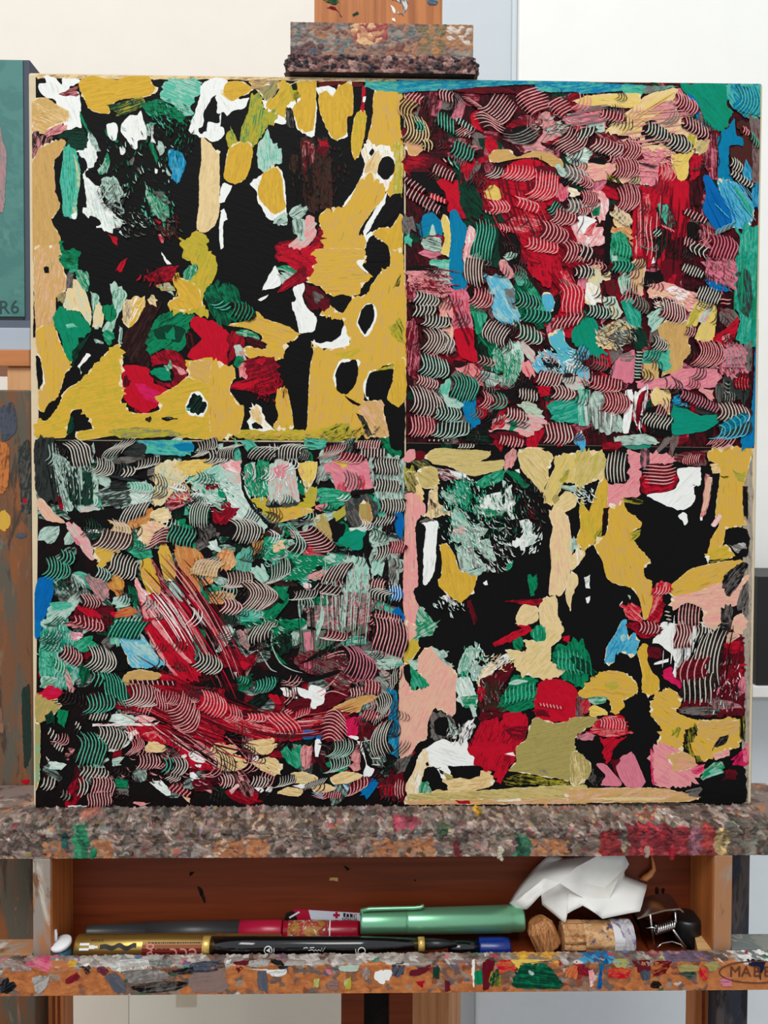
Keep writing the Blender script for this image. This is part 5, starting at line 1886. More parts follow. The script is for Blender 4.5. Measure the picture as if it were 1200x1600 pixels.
# ---- dried paint: lumps of crust
def hsh(a, b):
    return (math.sin(a * 12.9898 + b * 78.233) * 43758.5453) % 1.0
def vnoise(x, y):
    xi, yi = math.floor(x), math.floor(y); u, v = x - xi, y - yi
    u = u*u*(3-2*u); v = v*v*(3-2*v)
    return (hsh(xi, yi)*(1-u) + hsh(xi+1, yi)*u)*(1-v) + (hsh(xi, yi+1)*(1-u) + hsh(xi+1, yi+1)*u)*v
GREYS = [(150,140,132), (118,104,98), (178,168,158), (96,82,78), (206,196,186), (150,116,108), (110,100,90), (140,110,104), (128,122,116), (172,150,140), (90,76,66)]
ACC = [(196,120,120), (206,150,90), (60,110,84), (90,120,150), (150,40,60), (226,220,208), (206,176,96), (120,90,120), (180,70,80), (70,130,110)]
def lump(S, c, u, v, n, r, e, hgt, col, ang):
    """a low dome in the plane u,v; n points out"""
    k = 8; pts = [c + n * hgt]
    for ring, (fr, fh) in enumerate(((0.55, 0.8), (1.0, -0.12))):
        for i in range(k):
            t = 2*math.pi*i/k
            rr = r * fr * RND.uniform(.72, 1.22)
            a, b = rr*math.cos(t)*e, rr*math.sin(t)
            pts.append(c + u*(a*math.cos(ang) - b*math.sin(ang)) + v*(a*math.sin(ang) + b*math.cos(ang)) + n*(hgt*fh))
    T = [(0, 1+i, 1+(i+1) % k) for i in range(k)] + [(1+i, 1+k+i, 1+k+(i+1) % k, 1+(i+1) % k) for i in range(k)]
    S.put(pts, T, (*lin(col), 1), (*lin(col), 1), [(0, 0)] * len(pts))

def ledge_col(px, f):
    """colour of a lump on the ledge; f = 0 at the back of the top, 1 at the lower front edge"""
    n1, n2 = vnoise(px*.035, f*4), vnoise(px*.09+50, f*9)
    if 112 < px < 141 and f > .40: return (14, 126, 82)
    if 97 < px < 110 and .5 < f < .8: return (20, 84, 80)
    if 100 < px < 131 and f < .22: return (196, 122, 104)
    if 930 < px < 968 and f > .5: return (150, 30, 36)
    if 975 < px < 1075 and f > .42: return RND.choice([(150,24,40), (168,34,50), (120,30,44), (190,40,50)])
    if 1070 < px < 1094 and f > .45: return (148, 88, 108)
    if 1094 < px < 1118 and f > .45: return (160, 44, 46)
    if 1118 < px < 1140 and f > .5: return (190, 166, 110)
    if 1140 < px and f > .35: return RND.choice([(70,92,82), (98,98,88), (110,86,76)])
    if 1008 < px < 1045 and .12 < f < .33: return RND.choice([(224,190,110), (206,90,90), (236,232,224)])
    if 1045 < px < 1085 and .1 < f < .4: return RND.choice([(232,228,220), (150,140,132)])
    if 603 < px < 650 and .2 < f < .45: return (176, 66, 88)
    if 675 < px < 698 and .35 < f < .62: return RND.choice([(44,92,52), (30,70,44)])
    if 745 < px < 758 and f < .22: return (232, 176, 40)
    if 800 < px < 825 and f > .6: return (30, 110, 80)
    if 700 < px < 712 and f > .7: return (150, 32, 46)
    if n1 > .84 and n2 > .5: return RND.choice(ACC)
    if n1 > .5 and f > .2 and 330 < px < 460: return RND.choice([(206,190,160), (70,60,54), (150,120,104), (110,78,70), (226,214,190)])
    if RND.random() < .12: return RND.choice(ACC)
    if f < .5 and RND.random() < .35: return RND.choice([(172,160,150), (196,186,178), (150,138,130)])
    return RND.choice(GREYS)

S = Soup()
UX, UY, UZ = Vector((1, 0, 0)), Vector((0, 1, 0)), Vector((0, 0, 1))
MUD = [(122,102,92), (98,78,70), (146,130,118), (86,68,60), (132,98,84), (112,100,90), (158,142,130), (78,62,56), (140,112,98), (114,84,76)]
import numpy as np
def nh(ix, iy, k=0.0):
    return np.mod(np.sin(ix * 12.9898 + iy * 78.233 + k) * 43758.5453, 1.0)
def nnoise(x, y, k=0.0):
    xi, yi = np.floor(x), np.floor(y); u, v = x - xi, y - yi
    u = u*u*(3-2*u); v = v*v*(3-2*v)
    return (nh(xi, yi, k)*(1-u) + nh(xi+1, yi, k)*u)*(1-v) + (nh(xi, yi+1, k)*(1-u) + nh(xi+1, yi+1, k)*u)*v
def sheet(name, parent, px0, px1, nu, rows, place, normal, amp, col_fn, cw, ch, seed=0.0):
    """continuous crust: rows = list of f in 0..1; place(px array, f) -> xyz arrays; cells of cw x ch pixels get one colour each"""
    F = np.array(rows); PX = np.linspace(px0, px1, nu)
    gx_, gf = np.meshgrid(PX, F)
    yy = gf * place.length
    wx = gx_ + 5*(nnoise(gx_*.16, yy*.16, 1+seed)-.5) + 9*(nnoise(gx_*.06, yy*.06, 2+seed)-.5)
    wy = yy + 5*(nnoise(gx_*.16, yy*.16, 3+seed)-.5) + 9*(nnoise(gx_*.06, yy*.06, 4+seed)-.5)
    cx, cy = np.floor(wx/cw), np.floor(wy/ch)
    best = np.full(gx_.shape, 1e9); bx_ = np.zeros_like(gx_); by_ = np.zeros_like(gx_); second = np.full(gx_.shape, 1e9)
    for i in (-1, 0, 1):
        for j in (-1, 0, 1):
            qx, qy = cx+i, cy+j
            d = (wx/cw - qx - nh(qx, qy, 5+seed))**2 + (wy/ch - qy - nh(qx, qy, 6+seed))**2
            nb = d < best
            second = np.where(nb, best, np.minimum(second, d))
            bx_ = np.where(nb, qx, bx_); by_ = np.where(nb, qy, by_); best = np.where(nb, d, best)
    edge = np.clip((np.sqrt(second) - np.sqrt(best)) * 2.2, 0, 1)
    rid = 1 - np.abs(2*nnoise(gx_*.22 + 3*nnoise(gx_*.1, yy*.1, 9), yy*.22, 7+seed) - 1)
    hgt = amp(gx_, gf) * (.30*edge + .55*rid**3 + .5*nnoise(gx_*.07, yy*.07, 8+seed) + .16*nnoise(gx_*.5, yy*.5, 11+seed) - .30)
    cols = {}
    CA = np.zeros(gx_.shape + (4,)); CA[..., 3] = 1
    kx, ky = bx_.astype(int), by_.astype(int)
    for r in range(len(F)):
        for c in range(nu):
            k = (kx[r, c], ky[r, c])
            if k not in cols:
                cols[k] = lin(tuple(max(0, min(255, v)) for v in col_fn((k[0]+.5)*cw, min(1, max(0, (k[1]+.5)*ch/place.length)))))
            CA[r, c, :3] = cols[k]
    P = place(gx_, gf); Nn = normal(gx_, gf)
    V = np.stack([P[0] + Nn[0]*hgt, P[1] + Nn[1]*hgt, P[2] + Nn[2]*hgt], -1).reshape(-1, 3)
    nv = len(F)
    fs = [(r*nu+c, r*nu+c+1, (r+1)*nu+c+1, (r+1)*nu+c) for r in range(nv-1) for c in range(nu-1)]
    me = bpy.data.meshes.new(name); me.from_pydata(V.tolist(), [], fs)
    at_ = me.attributes.new('ca', 'FLOAT_COLOR', 'POINT'); at_.data.foreach_set('color', CA.reshape(-1))
    me.polygons.foreach_set('use_smooth', [True]*len(fs)); me.materials.append(CRUST); me.update()
    return tag(link(name, me, parent), kind='stuff')

def muddy(px, f):
    c = ledge_col(px, f)
    m = MUD[int(vnoise(px*.05, f*5 + 3) * 9.99)]
    g = (f - .45) / .55
    if c in ACC: c = tuple(.62*a_ + .38*b_ for a_, b_ in zip(c, m))
    sat = (max(c) - min(c)) >= 60
    if g > .38 and vnoise(px * .02 + 9, 3) > .40 and not sat and RND.random() < .75 and not (100 < px < 145 or 925 < px):
        return RND.choice([(176,116,76), (160,100,64), (184,128,88), (150,104,78)])
    k = (.6 if not sat else .85) * RND.uniform(.8, 1.0)
    return tuple((k*a_ + (1-k)*b_) * (.52 + .78 * vnoise(px*.13 + 70, f*10)) for a_, b_ in zip(c, m))
def mk_place(Yf, Yb, zt_, zb_, split, length):
    """profile: along the top from Yb to Yf, round the edge, then down the front"""
    def place(px, f):
        xa_, xb_ = X(0, 1300, Yf), X(1200, 1300, Yf)
        x = xa_ + (xb_ - xa_) * px / 1200.0
        t = np.clip(f / split, 0, 1); g = np.clip((f - split) / (1 - split), 0, 1)
        return x, np.where(f < split, Yb + (Yf - Yb) * t, Yf) , np.where(f < split, zt_, zt_ + (zb_ - zt_) * g)
    place.length = length
    def normal(px, f):
        a = np.clip((f - split) / .10 + .5, 0, 1) * math.pi / 2
        return np.zeros_like(f), -np.sin(a), np.cos(a)
    return place, normal
pl, nm = mk_place(-.0352, -.0008, LZ1 + .0001, LZ0 - .0002, .45, 82)
sheet('paint_crust', easel, -14, 1214, 820, [i/54 for i in range(55)], pl, nm, lambda px, f: np.where(f < .45, .0026, .0026 - .0018*np.clip((f-.45)/.3, 0, 1)), muddy, 6.0, 3.6)
# drips hanging under the ledge
for px, l, col in ((1050, .006, (150,24,40)), (783, .006, (190,180,160)), (1012, .004, (168,140,130)), (560, .003, (150,130,120)), (145, .003, (14,120,80))):
    S = Soup()
    x = X(px, 1338, -.036)
    for k in range(4):
        lump(S, Vector((x + RND.uniform(-.0008, .0008), -.0352, LZ0 + .004 - l * k / 3)), UX, UZ, -UY, .0035 - .0005*k, .8, .0016, col, 0)
    S.build('paint_drip', easel, CRUST)

# clamp crust
def clamp_col(px, f):
    if f > .68: return RND.choice([(96,66,64), (64,48,50), (140,110,104), (176,136,128), (48,40,44), (120,84,78), (44,38,46), (130,84,80)])
    n1 = vnoise(px * .03, f * 5)
    if px < 505 and f > .45: return RND.choice([(84,52,54), (96,64,62), (70,72,84)])
    if 550 < px < 600 and f < .4: return RND.choice([(216,172,126), (150,66,60), (186,130,94)])
    if 655 < px < 700 and f < .6: return RND.choice([(116,100,70), (130,108,80), (170,116,70)])
    if 700 < px and f < .45: return RND.choice([(206,192,180), (150,112,84), (168,118,78)])
    if n1 > .55: return RND.choice([(128,104,94), (110,84,76), (146,130,118), (96,104,104)])
    return RND.choice([(160,108,74), (140,104,84), (150,112,90), (120,92,80), (112,66,58)])
def cplace(px, f):
    xa_, xb_ = X(450, 80, -.003), X(743, 80, -.003)
    k = np.where(f < .70, .975, 1.0); mid = (xa_ + xb_) / 2
    x = mid + (xa_ + (xb_ - xa_) * (px - 450) / 293.0 - mid) * k
    zt_ = Zp(600, 37.5, -.002)
    return x, np.where(f < .66, -.0023, -.0044), zt_ + (zc + .0001 - zt_) * f
cplace.length = 82
sheet('clamp_crust', easel, 450, 743, 230, [i/60 for i in range(61)], cplace, lambda px, f: (np.zeros_like(f), -np.ones_like(f), np.zeros_like(f)), lambda px, f: np.where(f > .66, .0026 * np.clip((1.02 - f) / .12, 0, 1), .0008), clamp_col, 9.0, 6.0, 80.0)
S = Soup()
for i in range(150):
    s_ = RND.choice((-1, 1)); x = X(450, 110, -.004) if s_ < 0 else X(742, 110, -.004)
    lump(S, Vector((x + s_*RND.uniform(-.001, .001), RND.uniform(-.004, .02), zc + RND.uniform(.001, .0085))), UY, UZ, UX * s_, RND.uniform(.0012, .0024), 1.2, RND.uniform(.001, .0030), RND.choice([(64,52,52), (90,74,70), (110,86,80)]), 0)
tag(S.build('lip_crust', easel, CRUST), kind='stuff')

# painted spots traced on one face each: (tile x0, y0, scale, depth of the face)
PAL.update(SL=(78, 84, 98), PU=(112, 92, 108), NV=(30, 34, 58), GL=(176, 172, 166), MV=(140, 112, 104), CR=(96, 28, 40))
RY = -.05
def spots(name, parent, Y0, x0, y0, s, text):
    base = .0006 if Y0 == RY else .0003
    k = 0
    for line in text.strip().splitlines():
        w = line.split(); v = [float(t) for t in w[1:]]
        pts = [(x0 + v[i]*s, y0 + v[i+1]*s) for i in range(0, len(v) - 1, 2)]
        S = Soup(); put_patch(S, pts, w[0], base + 0.00002*k, step=2.5, jag=0.9, Y0=Y0, thick=base + 0.00002*k); k += 1
        S.build(name, parent)
spots('paint_spot', easel, RY, 0, 1470, .25, '''
MV/GL 0 130 120 125 200 180 120 190 0 185
J/MV 280 130 420 130 420 190 300 200
PK/M 200 125 230 112 270 116 325 140 310 190 260 185
GL/N 200 230 300 220 290 290 240 330 200 280
K/SL 5 270 40 232 100 280 45 330 0 320
CR/R 415 240 480 200 492 240 430 268
Y/J 420 125 470 122 475 160 430 165
CR/PU 600 170 650 160 680 200 640 215
SL/N 655 222 720 200 780 260 790 310 720 320 685 270
GL/W 680 150 760 118 920 120 960 170 850 190 740 192 700 185
N/GL 770 190 1000 180 1060 230 850 270 800 250
K/N 820 290 1000 255 1180 262 1100 310 900 325
K/N 1050 190 1205 165 1205 205 1080 210
W/L 725 185 760 165 750 205
N/L 930 125 1060 122 1060 165 950 165
K/MV 540 210 560 150 490 160 520 175
''')
spots('paint_spot', easel, RY, 300, 1470, .25, '''
MV/N 0 190 200 175 205 315 0 315
SL/K 0 140 160 125 150 190 0 195
CR/D 265 130 360 118 340 150 290 195 270 165
W/GL 208 125 240 118 235 142 215 142
GL/W 330 175 480 180 570 190 560 215 480 190
GL/N 360 125 480 118 500 155 370 162
K/Z 500 122 550 120 582 150 570 192 520 155
W/GL 465 185 585 182 570 218 510 222
SL/N 410 192 462 190 472 318 420 312
GL/MV 590 122 700 120 700 150 600 155
V/L 760 240 792 240 790 285 760 285
V/L 950 250 990 220 992 300 960 310
PK/MV 830 180 872 180 860 212
L/GL 930 160 1040 150 1030 190 940 190
MV/D 830 270 910 250 900 310 840 300
W 1140 215 1180 182 1205 200 1205 262 1150 250
MV/GL 1060 180 1110 175 1110 240 1070 235
''')
spots('paint_spot', easel, RY, 600, 1470, .25, '''
W -5 190 50 190 40 240 -5 250
SL/K 50 150 120 140 120 210 60 220
CR/D 180 185 285 152 260 200 180 222
DG/Z 310 165 345 162 345 240 310 240
CR/D 380 250 412 260 410 302 385 312
R/D 200 260 252 250 240 292
MV/PU 430 122 570 120 570 136 460 140
G/DG 570 192 612 190 612 270 570 262
D/CR 620 130 690 128 680 190 655 300 620 290
DG/V 670 190 730 190 730 280 660 280
R/J 710 128 820 122 830 190 780 182 730 205
DG/G 820 180 900 140 1020 150 1080 220 1120 270 1100 300 820 290
E/Y 800 118 900 116 1050 118 990 126 900 138 850 140 838 195 825 145 790 125
W 553 118 568 118 563 290 555 290
J/R 1130 185 1205 150 1205 235 1150 225
L/DG 900 180 940 200 930 220 905 205
''')
spots('paint_spot', easel, RY, 900, 1470, .25, '''
CR/R -5 130 60 150 100 205 80 225 -5 200
U/NV 135 118 195 118 205 135 165 175 160 290 130 290 150 165
V/C 230 118 320 118 310 170 260 172
P/W 80 190 112 190 108 280 90 282
R/J 200 182 280 165 342 190 320 230 220 228
CR/D 360 130 460 122 450 200 380 192
SL/Z 410 182 462 180 462 242 410 240
D/J 480 132 590 130 560 200 480 222
Q/N 645 162 700 140 772 160 760 192 660 198
DG/N 650 197 742 196 710 242
R/J 770 162 822 172 822 240 780 232
PU/N 600 118 680 116 840 118 880 120 850 128 640 128
Q/N 815 142 880 130 892 180 830 192
PK/PU 905 242 970 232 972 280 920 282
K/BR 478 255 522 255 522 295 475 295
NV 1075 120 1190 118 1180 160 1152 242 1132 165 1085 152
''')
def rail_col(px, f):
    n1 = vnoise(px * .03, 7)
    acc = RND.random()
    if f < .30:
        col = RND.choice(GREYS + MUD)
        if n1 > .60: col = RND.choice([(196,188,180), (170,160,152), (150,140,132)])
        if 800 < px < 870: col = RND.choice([(232,186,60), (206,150,60), (140,120,104)])
        if 905 < px < 960: col = RND.choice([(20,110,160), (70,150,190), (60,80,120)])
        if 1040 < px < 1115: col = RND.choice([(110,90,110), (130,104,120), (96,80,92)])
        if 1165 < px: col = RND.choice([(226,224,220), (120,124,120)])
        if 40 < px < 78: col = RND.choice([(200,60,110), (180,90,110), (150,130,120)])
        if 150 < px < 240: col = RND.choice([(176,172,166), (150,146,140), (196,190,184)])
        if acc < .06: col = RND.choice(ACC)
        return col
    w_ = vnoise(px * .02 + 31, f * 3)
    if 1120 < px: return RND.choice([(190,120,70), (182,112,64), (186,116,66)])
    if w_ < .56 and acc < .86: return RND.choice([(190,118,66), (178,106,58), (184,112,62), (168,98,56)])
    if acc < .10: return RND.choice([(150,40,40), (60,90,60), (90,90,110), (200,190,176)])
    return RND.choice([(150,112,88), (126,96,80), (150,130,116), (110,84,74), (140,90,64), (104,90,84), (134,76,54), (176,108,62)])
pl, nm = mk_place(RY - .0002, -.0392, RZ1 + .0001, RZ0, .30, 66)
sheet('rail_crust', easel, -14, 1214, 700, [i/44 for i in range(45)], pl, nm, lambda px, f: np.where(f < .30, .0014, .0014 - .0011*np.clip((f-.30)/.15, 0, 1)), rail_col, 9.0, 7.0, 40.0)

# brand burnt into the rail: oval and letters
def text_mesh(name, body, size, parent, origin, xdir, ydir, mat, extrude=0.0001, align='CENTER'):
    cu = bpy.data.curves.new(name, 'FONT'); cu.body = body; cu.size = size; cu.extrude = extrude; cu.align_x = align; cu.align_y = 'CENTER'
    cu.resolution_u = 3
    t = bpy.data.objects.new(name + '_tmp', cu); COL.objects.link(t)
    dg = bpy.context.evaluated_depsgraph_get()
    me = bpy.data.meshes.new_from_object(t.evaluated_get(dg))
    bpy.data.objects.remove(t); bpy.data.curves.remove(cu)
    xd, yd = Vector(xdir).normalized(), Vector(ydir).normalized(); zd_ = xd.cross(yd)
    M = Matrix((xd, yd, zd_)).transposed().to_4x4(); M.translation = Vector(origin)
    me.transform(M); me.name = name
    me.materials.clear(); me.materials.append(mat)
    return link(name, me, parent)
mc = at(1182, 1519, RY - .0004)
for ch, px in zip('MABEF', (1149, 1166, 1183, 1199, 1215)):
    p = at(px, 1519, RY - .0009)
    text_mesh('brand_letter', ch, 0.0098, easel, p, (1, 0, 0), (0, 0, 1), brand_ink)
ring = [at(1182 + 58*math.cos(t), 1519 + 17*math.sin(t), RY - .0009) for t in [2*math.pi*k/40 for k in range(41)]]
tube('brand_oval', ring, .00035, brand_ink, easel, 5)

# spots on the left upright and the mast
spots('paint_spot', easel, .045, 0, 0, 1, '''
Y/O 0 800 8 798 16 806 16 820 8 828 0 826
O/J 34 702 40 698 44 706 42 714 36 712
SL/N 26 834 36 832 40 838 32 842 26 840
Z/N 28 700 46 690 48 800 34 800
Z/DG 34 1080 46 1070 48 1180 38 1200
J/BR 0 690 14 700 12 760 0 770
R 36 780 42 782 38 790
R 34 1220 46 1218 44 1226 38 1226
SL/Z 0 640 20 630 26 670 4 690
''')
spots('paint_spot', easel, .036, 420, 0, .3, '''
DG/V 290 0 360 0 360 20 340 25
D/R 310 40 345 35 380 90 360 60
DG/V 430 80 470 55 470 70 440 85
W/SL 630 20 660 50 655 78 640 40
SL/W 640 0 720 0 720 50 690 78 670 70 700 45 690 10
SL/C 820 0 875 0 870 22 845 25
W 640 95 655 95 655 108
''')
spots('paint_spot', easel, .0026, 700, 1320, .35, '''
K/BR 925 195 940 190 940 260 930 262
K/BR 955 200 966 195 964 250 957 252
''')
spots('paint_spot', easel, .0026, 400, 1230, .3333, '''
K/BR 408 365 420 370 440 385 425 392
O/J 340 425 385 425 380 438 345 436
K/BR 738 432 755 435 750 442
''')
spots('paint_spot', easel, .0026, 0, 1230, .3333, '''
K/BR 880 410 895 398 908 402 890 418
K/BR 925 470 940 465 962 520 960 545 945 520
''')
# ------------------------------------------------------------------ things in the tray
black_plastic = plain('black_plastic', (22, 22, 24), 0.35, vary=.05)
black_gloss = plain('black_gloss_lacquer', (12, 12, 13), 0.12, vary=.05, coat=.5)
dark_grey_plastic = plain('dark_grey_plastic', (52, 52, 54), 0.4, vary=.05)
gold_metal = plain('gold_aluminium', (196, 160, 84), 0.32, metal=0.85, vary=.04)
gold_dark = plain('gold_ring', (214, 178, 96), 0.35, metal=0.5, vary=.04)
green_metal = plain('green_aluminium', (128, 190, 150), 0.32, metal=0.7, vary=.05)
red_plastic = plain('raspberry_plastic', (172, 22, 58), 0.3, vary=.05)
red_dark = plain('red_plastic', (150, 16, 40), 0.25, vary=.05)
white_print = plain('white_print', (228, 230, 232), 0.6, vary=.02)
black_print = plain('black_print', (20, 17, 14), 0.6)
red_print = plain('red_print', (150, 30, 24), 0.6)
paper = plain('tissue_paper', (232, 231, 226), 0.8, vary=.02, scale=40)
steel = plain('steel', (200, 198, 194), 0.22, metal=1.0)
cork = stained('cork', (186, 138, 92), [((150, 100, 60), 0.52), ((206, 166, 118), 0.58), ((100, 66, 44), 0.64)], 160)
cork_grain = wood('grained_cork', (190, 132, 82), (128, 78, 44), 'Z', 40)
blue_plastic = plain('blue_plastic', (14, 40, 120), 0.25, vary=.1)
teal_tube = stained('teal_tube', (48, 92, 112), [((90, 130, 140), 0.52), ((160, 160, 140), 0.62)], 80)

def radial(root, name, p0, p1, prof, mat, parent=None): return lathe(name, p0, p1, prof, mat, parent or root, 28)
def mm(*a): return [(t / 1000.0, r / 1000.0) for t, r in a]

# gold marker lying against the rail
R1 = .0080; yg = -.0255; zg = FZ + R1
x0, x1, x2 = X(113, 1478, yg - R1), X(343, 1478, yg - R1), X(437, 1478, yg - R1)
gm = empty('gold_marker', ((x0 + x2) / 2, yg, FZ))
tag(gm, 'fat gold paint marker with black wavy line print at the left of the tray', 'marker')
L_ = (x1 - x0) * 1000
radial(gm, 'barrel', (x0, yg, zg), (x1, yg, zg), mm((0, 0), (0, 7.2), (.8, 8.0), (L_ - .3, 8.0), (L_, 7.6), (L_, 0)), gold_metal)
L2 = (x2 - x1) * 1000
radial(gm, 'cap', (x1, yg, zg), (x2, yg, zg), mm((0, 0), (0, 7.7), (12, 7.7), (12.6, 7.4), (L2 - 1, 7.4), (L2, 6.6), (L2, 0)), gold_metal)

def wrap(me_obj, yc, zc_, r):
    """bend a flat print (x along the pen, z as arc length from the axis line facing the camera) round a barrel"""
    for v in me_obj.data.vertices:
        a = v.co.z / r
        rr = r + max(0.0, v.co.y)
        v.co = Vector((v.co.x, yc - rr * math.cos(a), zc_ + rr * math.sin(a)))

def flat_text(name, body, size, parent, x, arc, yc, zc_, r, mat, flip=False):
    xd, yd = ((-1, 0, 0), (0, 0, -1)) if flip else ((1, 0, 0), (0, 0, 1))
    o = text_mesh(name, body, size, parent, (x, .00020, arc), xd, yd, mat, extrude=0.0)
    wrap(o, yc, zc_, r); return o
def flat_poly(name, parent, pts, yc, zc_, r, mat, n=6):
    bm = bmesh.new()
    for poly in pts:
        vs = [bm.verts.new((x, .00020, z)) for x, z in poly]
        bm.faces.new(vs)
    bmesh.ops.triangulate(bm, faces=bm.faces)
    o = bm_obj(name, bm, mat, parent); wrap(o, yc, zc_, r); return o
def gx(px): return X(px, 1478, yg - R1)
ARC = lambda py: (Zp(200, py, yg - R1) - zg)
sq = []
n = 40
up, dn = [], []
for k in range(n + 1):
    t = k / n; x = gx(155) + (gx(212) - gx(155)) * t
    c = ARC(1480.5) + .0009 * math.sin(t * 15) * min(1, 2.2 * t + .1)
    up.append((x, c + .0014)); dn.append((x, c - .0014))
flat_poly('wavy_line_print', gm, [[up[k], up[k+1], dn[k+1], dn[k]] for k in range(n)], yg, zg, R1, black_print)
def rect(a, b, c, d): return [(gx(a), ARC(d)), (gx(b), ARC(d)), (gx(b), ARC(c)), (gx(a), ARC(c))]
flat_poly('nib_print', gm, [rect(123, 138, 1475, 1485), rect(138, 147, 1478, 1483), rect(147, 152, 1479, 1482)], yg, zg, R1, white_print)
flat_text('size_print', '2-4 mm', .0026, gm, gx(149), ARC(1471), yg, zg, R1, black_print, True)
bands = [ARC(1473), ARC(1478), ARC(1483), ARC(1488), ARC(1493), ARC(1498)]
for j in range(5):
    flat_poly('red_band', gm, [[(gx(221), bands[j+1]), (gx(318), bands[j+1]), (gx(318), bands[j]), (gx(221), bands[j])]], yg, zg, R1 - .00004, plain('red_band_%d' % j, ((150, 108, 50), (128, 70, 34), (116, 36, 24), (112, 22, 20), (104, 18, 18))[j], .5, metal=.3))
flat_text('maker_print', 'edding', .0128, gm, gx(268), ARC(1492), yg, zg, R1, plain('pink_print', (206, 128, 116), .6), True)
def dashes(parent, xa_, xb_, arc, hgt_, yc, zc_, r, mat):
    # print too small to read: a broken row of tiny strokes
    polys = []; x = xa_
    while x < xb_:
        w = RND.uniform(.0005, .0018)
        polys.append([(x, arc - hgt_/2), (x + w, arc - hgt_/2), (x + w, arc + hgt_/2), (x, arc + hgt_/2)]); x += w + RND.uniform(.0002, .0006)
    return flat_poly('small_print', parent, polys, yc, zc_, r, mat)
dashes(gm, gx(230), gx(316), ARC(1475.5), .0009, yg, zg, R1, black_print)
dashes(gm, gx(126), gx(332), ARC(1459), .0011, yg, zg, R1, plain('brown_print', (84, 58, 22), .6))

# black fine pen in front, gold ring at its end
rb = .0060; yb = -.0315
zb = FZ + rb + .0005
bx0, bx1 = X(315, 1482, yb - rb), X(715, 1482, yb - rb)
zb = RZ1 - .0001 - rb + .0058
yb2 = yb + .0015
bp_ = empty('black_pen', ((bx0 + bx1) / 2, yb, FZ))
tag(bp_, 'slim glossy black pen with two yellow rings along the front of the tray', 'pen')
# it rests on the gold marker's cap side and the rail edge
yb, zb, rb = -.0325, Zp(500, 1484, -.038), .0055
def bl(px): return (X(px, 1482, yb - rb) - bx0) * 1000
radial(bp_, 'end_ring', (bx0, yb, zb), (bx1, yb, zb), mm((0, 0), (0, 5.6), (.3, 5.9), (bl(326), 5.9), (bl(327), 5.5), (bl(327), 0)), gold_dark)
radial(bp_, 'barrel', (bx0, yb, zb), (bx1, yb, zb), mm((bl(327), 0), (bl(327), 5.6), (bl(400), 5.6), (bl(401), 5.45), (bl(560), 5.1), (bl(654), 4.1), (bl(654), 0)), black_gloss)
radial(bp_, 'yellow_ring', (bx0, yb, zb), (bx1, yb, zb), mm((bl(654), 0), (bl(654), 4.5), (bl(664), 4.5), (bl(664), 0)), gold_dark)
radial(bp_, 'tip', (bx0, yb, zb), (bx1, yb, zb), mm((bl(664), 0), (bl(664), 3.6), (bl(690), 3.2), (bl(715), 1.2), (bl(716), 0)), black_plastic)
def bt(name, body, px, py, size):
    x = X(px, py, yb - rb); return flat_text(name, body, size, bp_, x, Zp(px, py, yb - rb) - zb, yb, zb, .0055, white_print)
bt('number_print', '1', 428, 1485, .0042); bt('letter_print', 'L', 557, 1486, .0042)
def ringlet(px, py, r_):
    pts = []
    cx, cz_ = X(px, py, yb - rb), Zp(px, py, yb - rb) - zb
    n = 16
    for k in range(n):
        a, b = 2*math.pi*k/n, 2*math.pi*(k+1)/n
        pts.append([(cx + r_*math.cos(a), cz_ + r_*math.sin(a)), (cx + r_*math.cos(b), cz_ + r_*math.sin(b)), (cx + r_*.8*math.cos(b), cz_ + r_*.8*math.sin(b)), (cx + r_*.8*math.cos(a), cz_ + r_*.8*math.sin(a))])
    return pts, cx, cz_
def stroke(pp, w=.0004):
    out = []
    for (xa_, ya_), (xb_, yb_) in zip(pp[:-1], pp[1:]):
        p_, q_ = (X(xa_, ya_, yb - rb), Zp(xa_, ya_, yb - rb) - zb), (X(xb_, yb_, yb - rb), Zp(xb_, yb_, yb - rb) - zb)
        out.append([(p_[0], p_[1] - w/2), (q_[0], q_[1] - w/2), (q_[0], q_[1] + w/2), (p_[0], p_[1] + w/2)])
    return out
scr = stroke([(474, 1482), (478, 1480.5), (481, 1481.5)]) + stroke([(482, 1485), (488, 1483.5), (491, 1486), (493, 1483.5), (496, 1486), (498, 1483.5), (501, 1486), (503, 1481), (504, 1487), (508, 1480)]) + stroke([(484, 1481), (491, 1480.5)])
flat_poly('script_print', bp_, scr, yb, zb, .0055, white_print)
pts, cx, cz_ = ringlet(419, 1485, .0028)
pts.append([(cx - .0014, cz_), (cx + .0012, cz_ - .0016), (cx + .0012, cz_ + .0016)])
flat_poly('play_print', bp_, pts, yb, zb, .0055, white_print)
pts, cx, cz_ = ringlet(565, 1486, .0026); flat_poly('ring_print', bp_, pts, yb, zb, .0055, white_print)

# long dark pen at the back with a raspberry end
R3 = .0072; yd = -.0062; zd3 = FZ + R3
dx0, dx1 = X(129, 1447, yd - R3), X(440, 1447, yd - R3)
dp = empty('felt_pen', ((dx0 + dx1) / 2, yd, FZ))
tag(dp, 'long dark grey felt pen with raspberry red end lying behind the gold marker', 'pen')
def dl(px): return (X(px, 1447, yd - R3) - dx0) * 1000
radial(dp, 'cap', (dx0, yd, zd3), (dx1, yd, zd3), mm((0, 0), (0, 4.2), (1.2, 4.8), (2, 4.6), (dl(226), 6.3), (dl(226), 0)), dark_grey_plastic)
radial(dp, 'barrel', (dx0, yd, zd3), (dx1, yd, zd3), mm((dl(226), 0), (dl(226), 6.4), (dl(372), 7.2), (dl(372), 0)), dark_grey_plastic)
radial(dp, 'red_end', (dx0, yd, zd3), (dx1, yd, zd3), mm((dl(372), 0), (dl(372), 7.2), (dl(437), 7.2), (dl(439), 6.8), (dl(439), 0)), red_plastic)
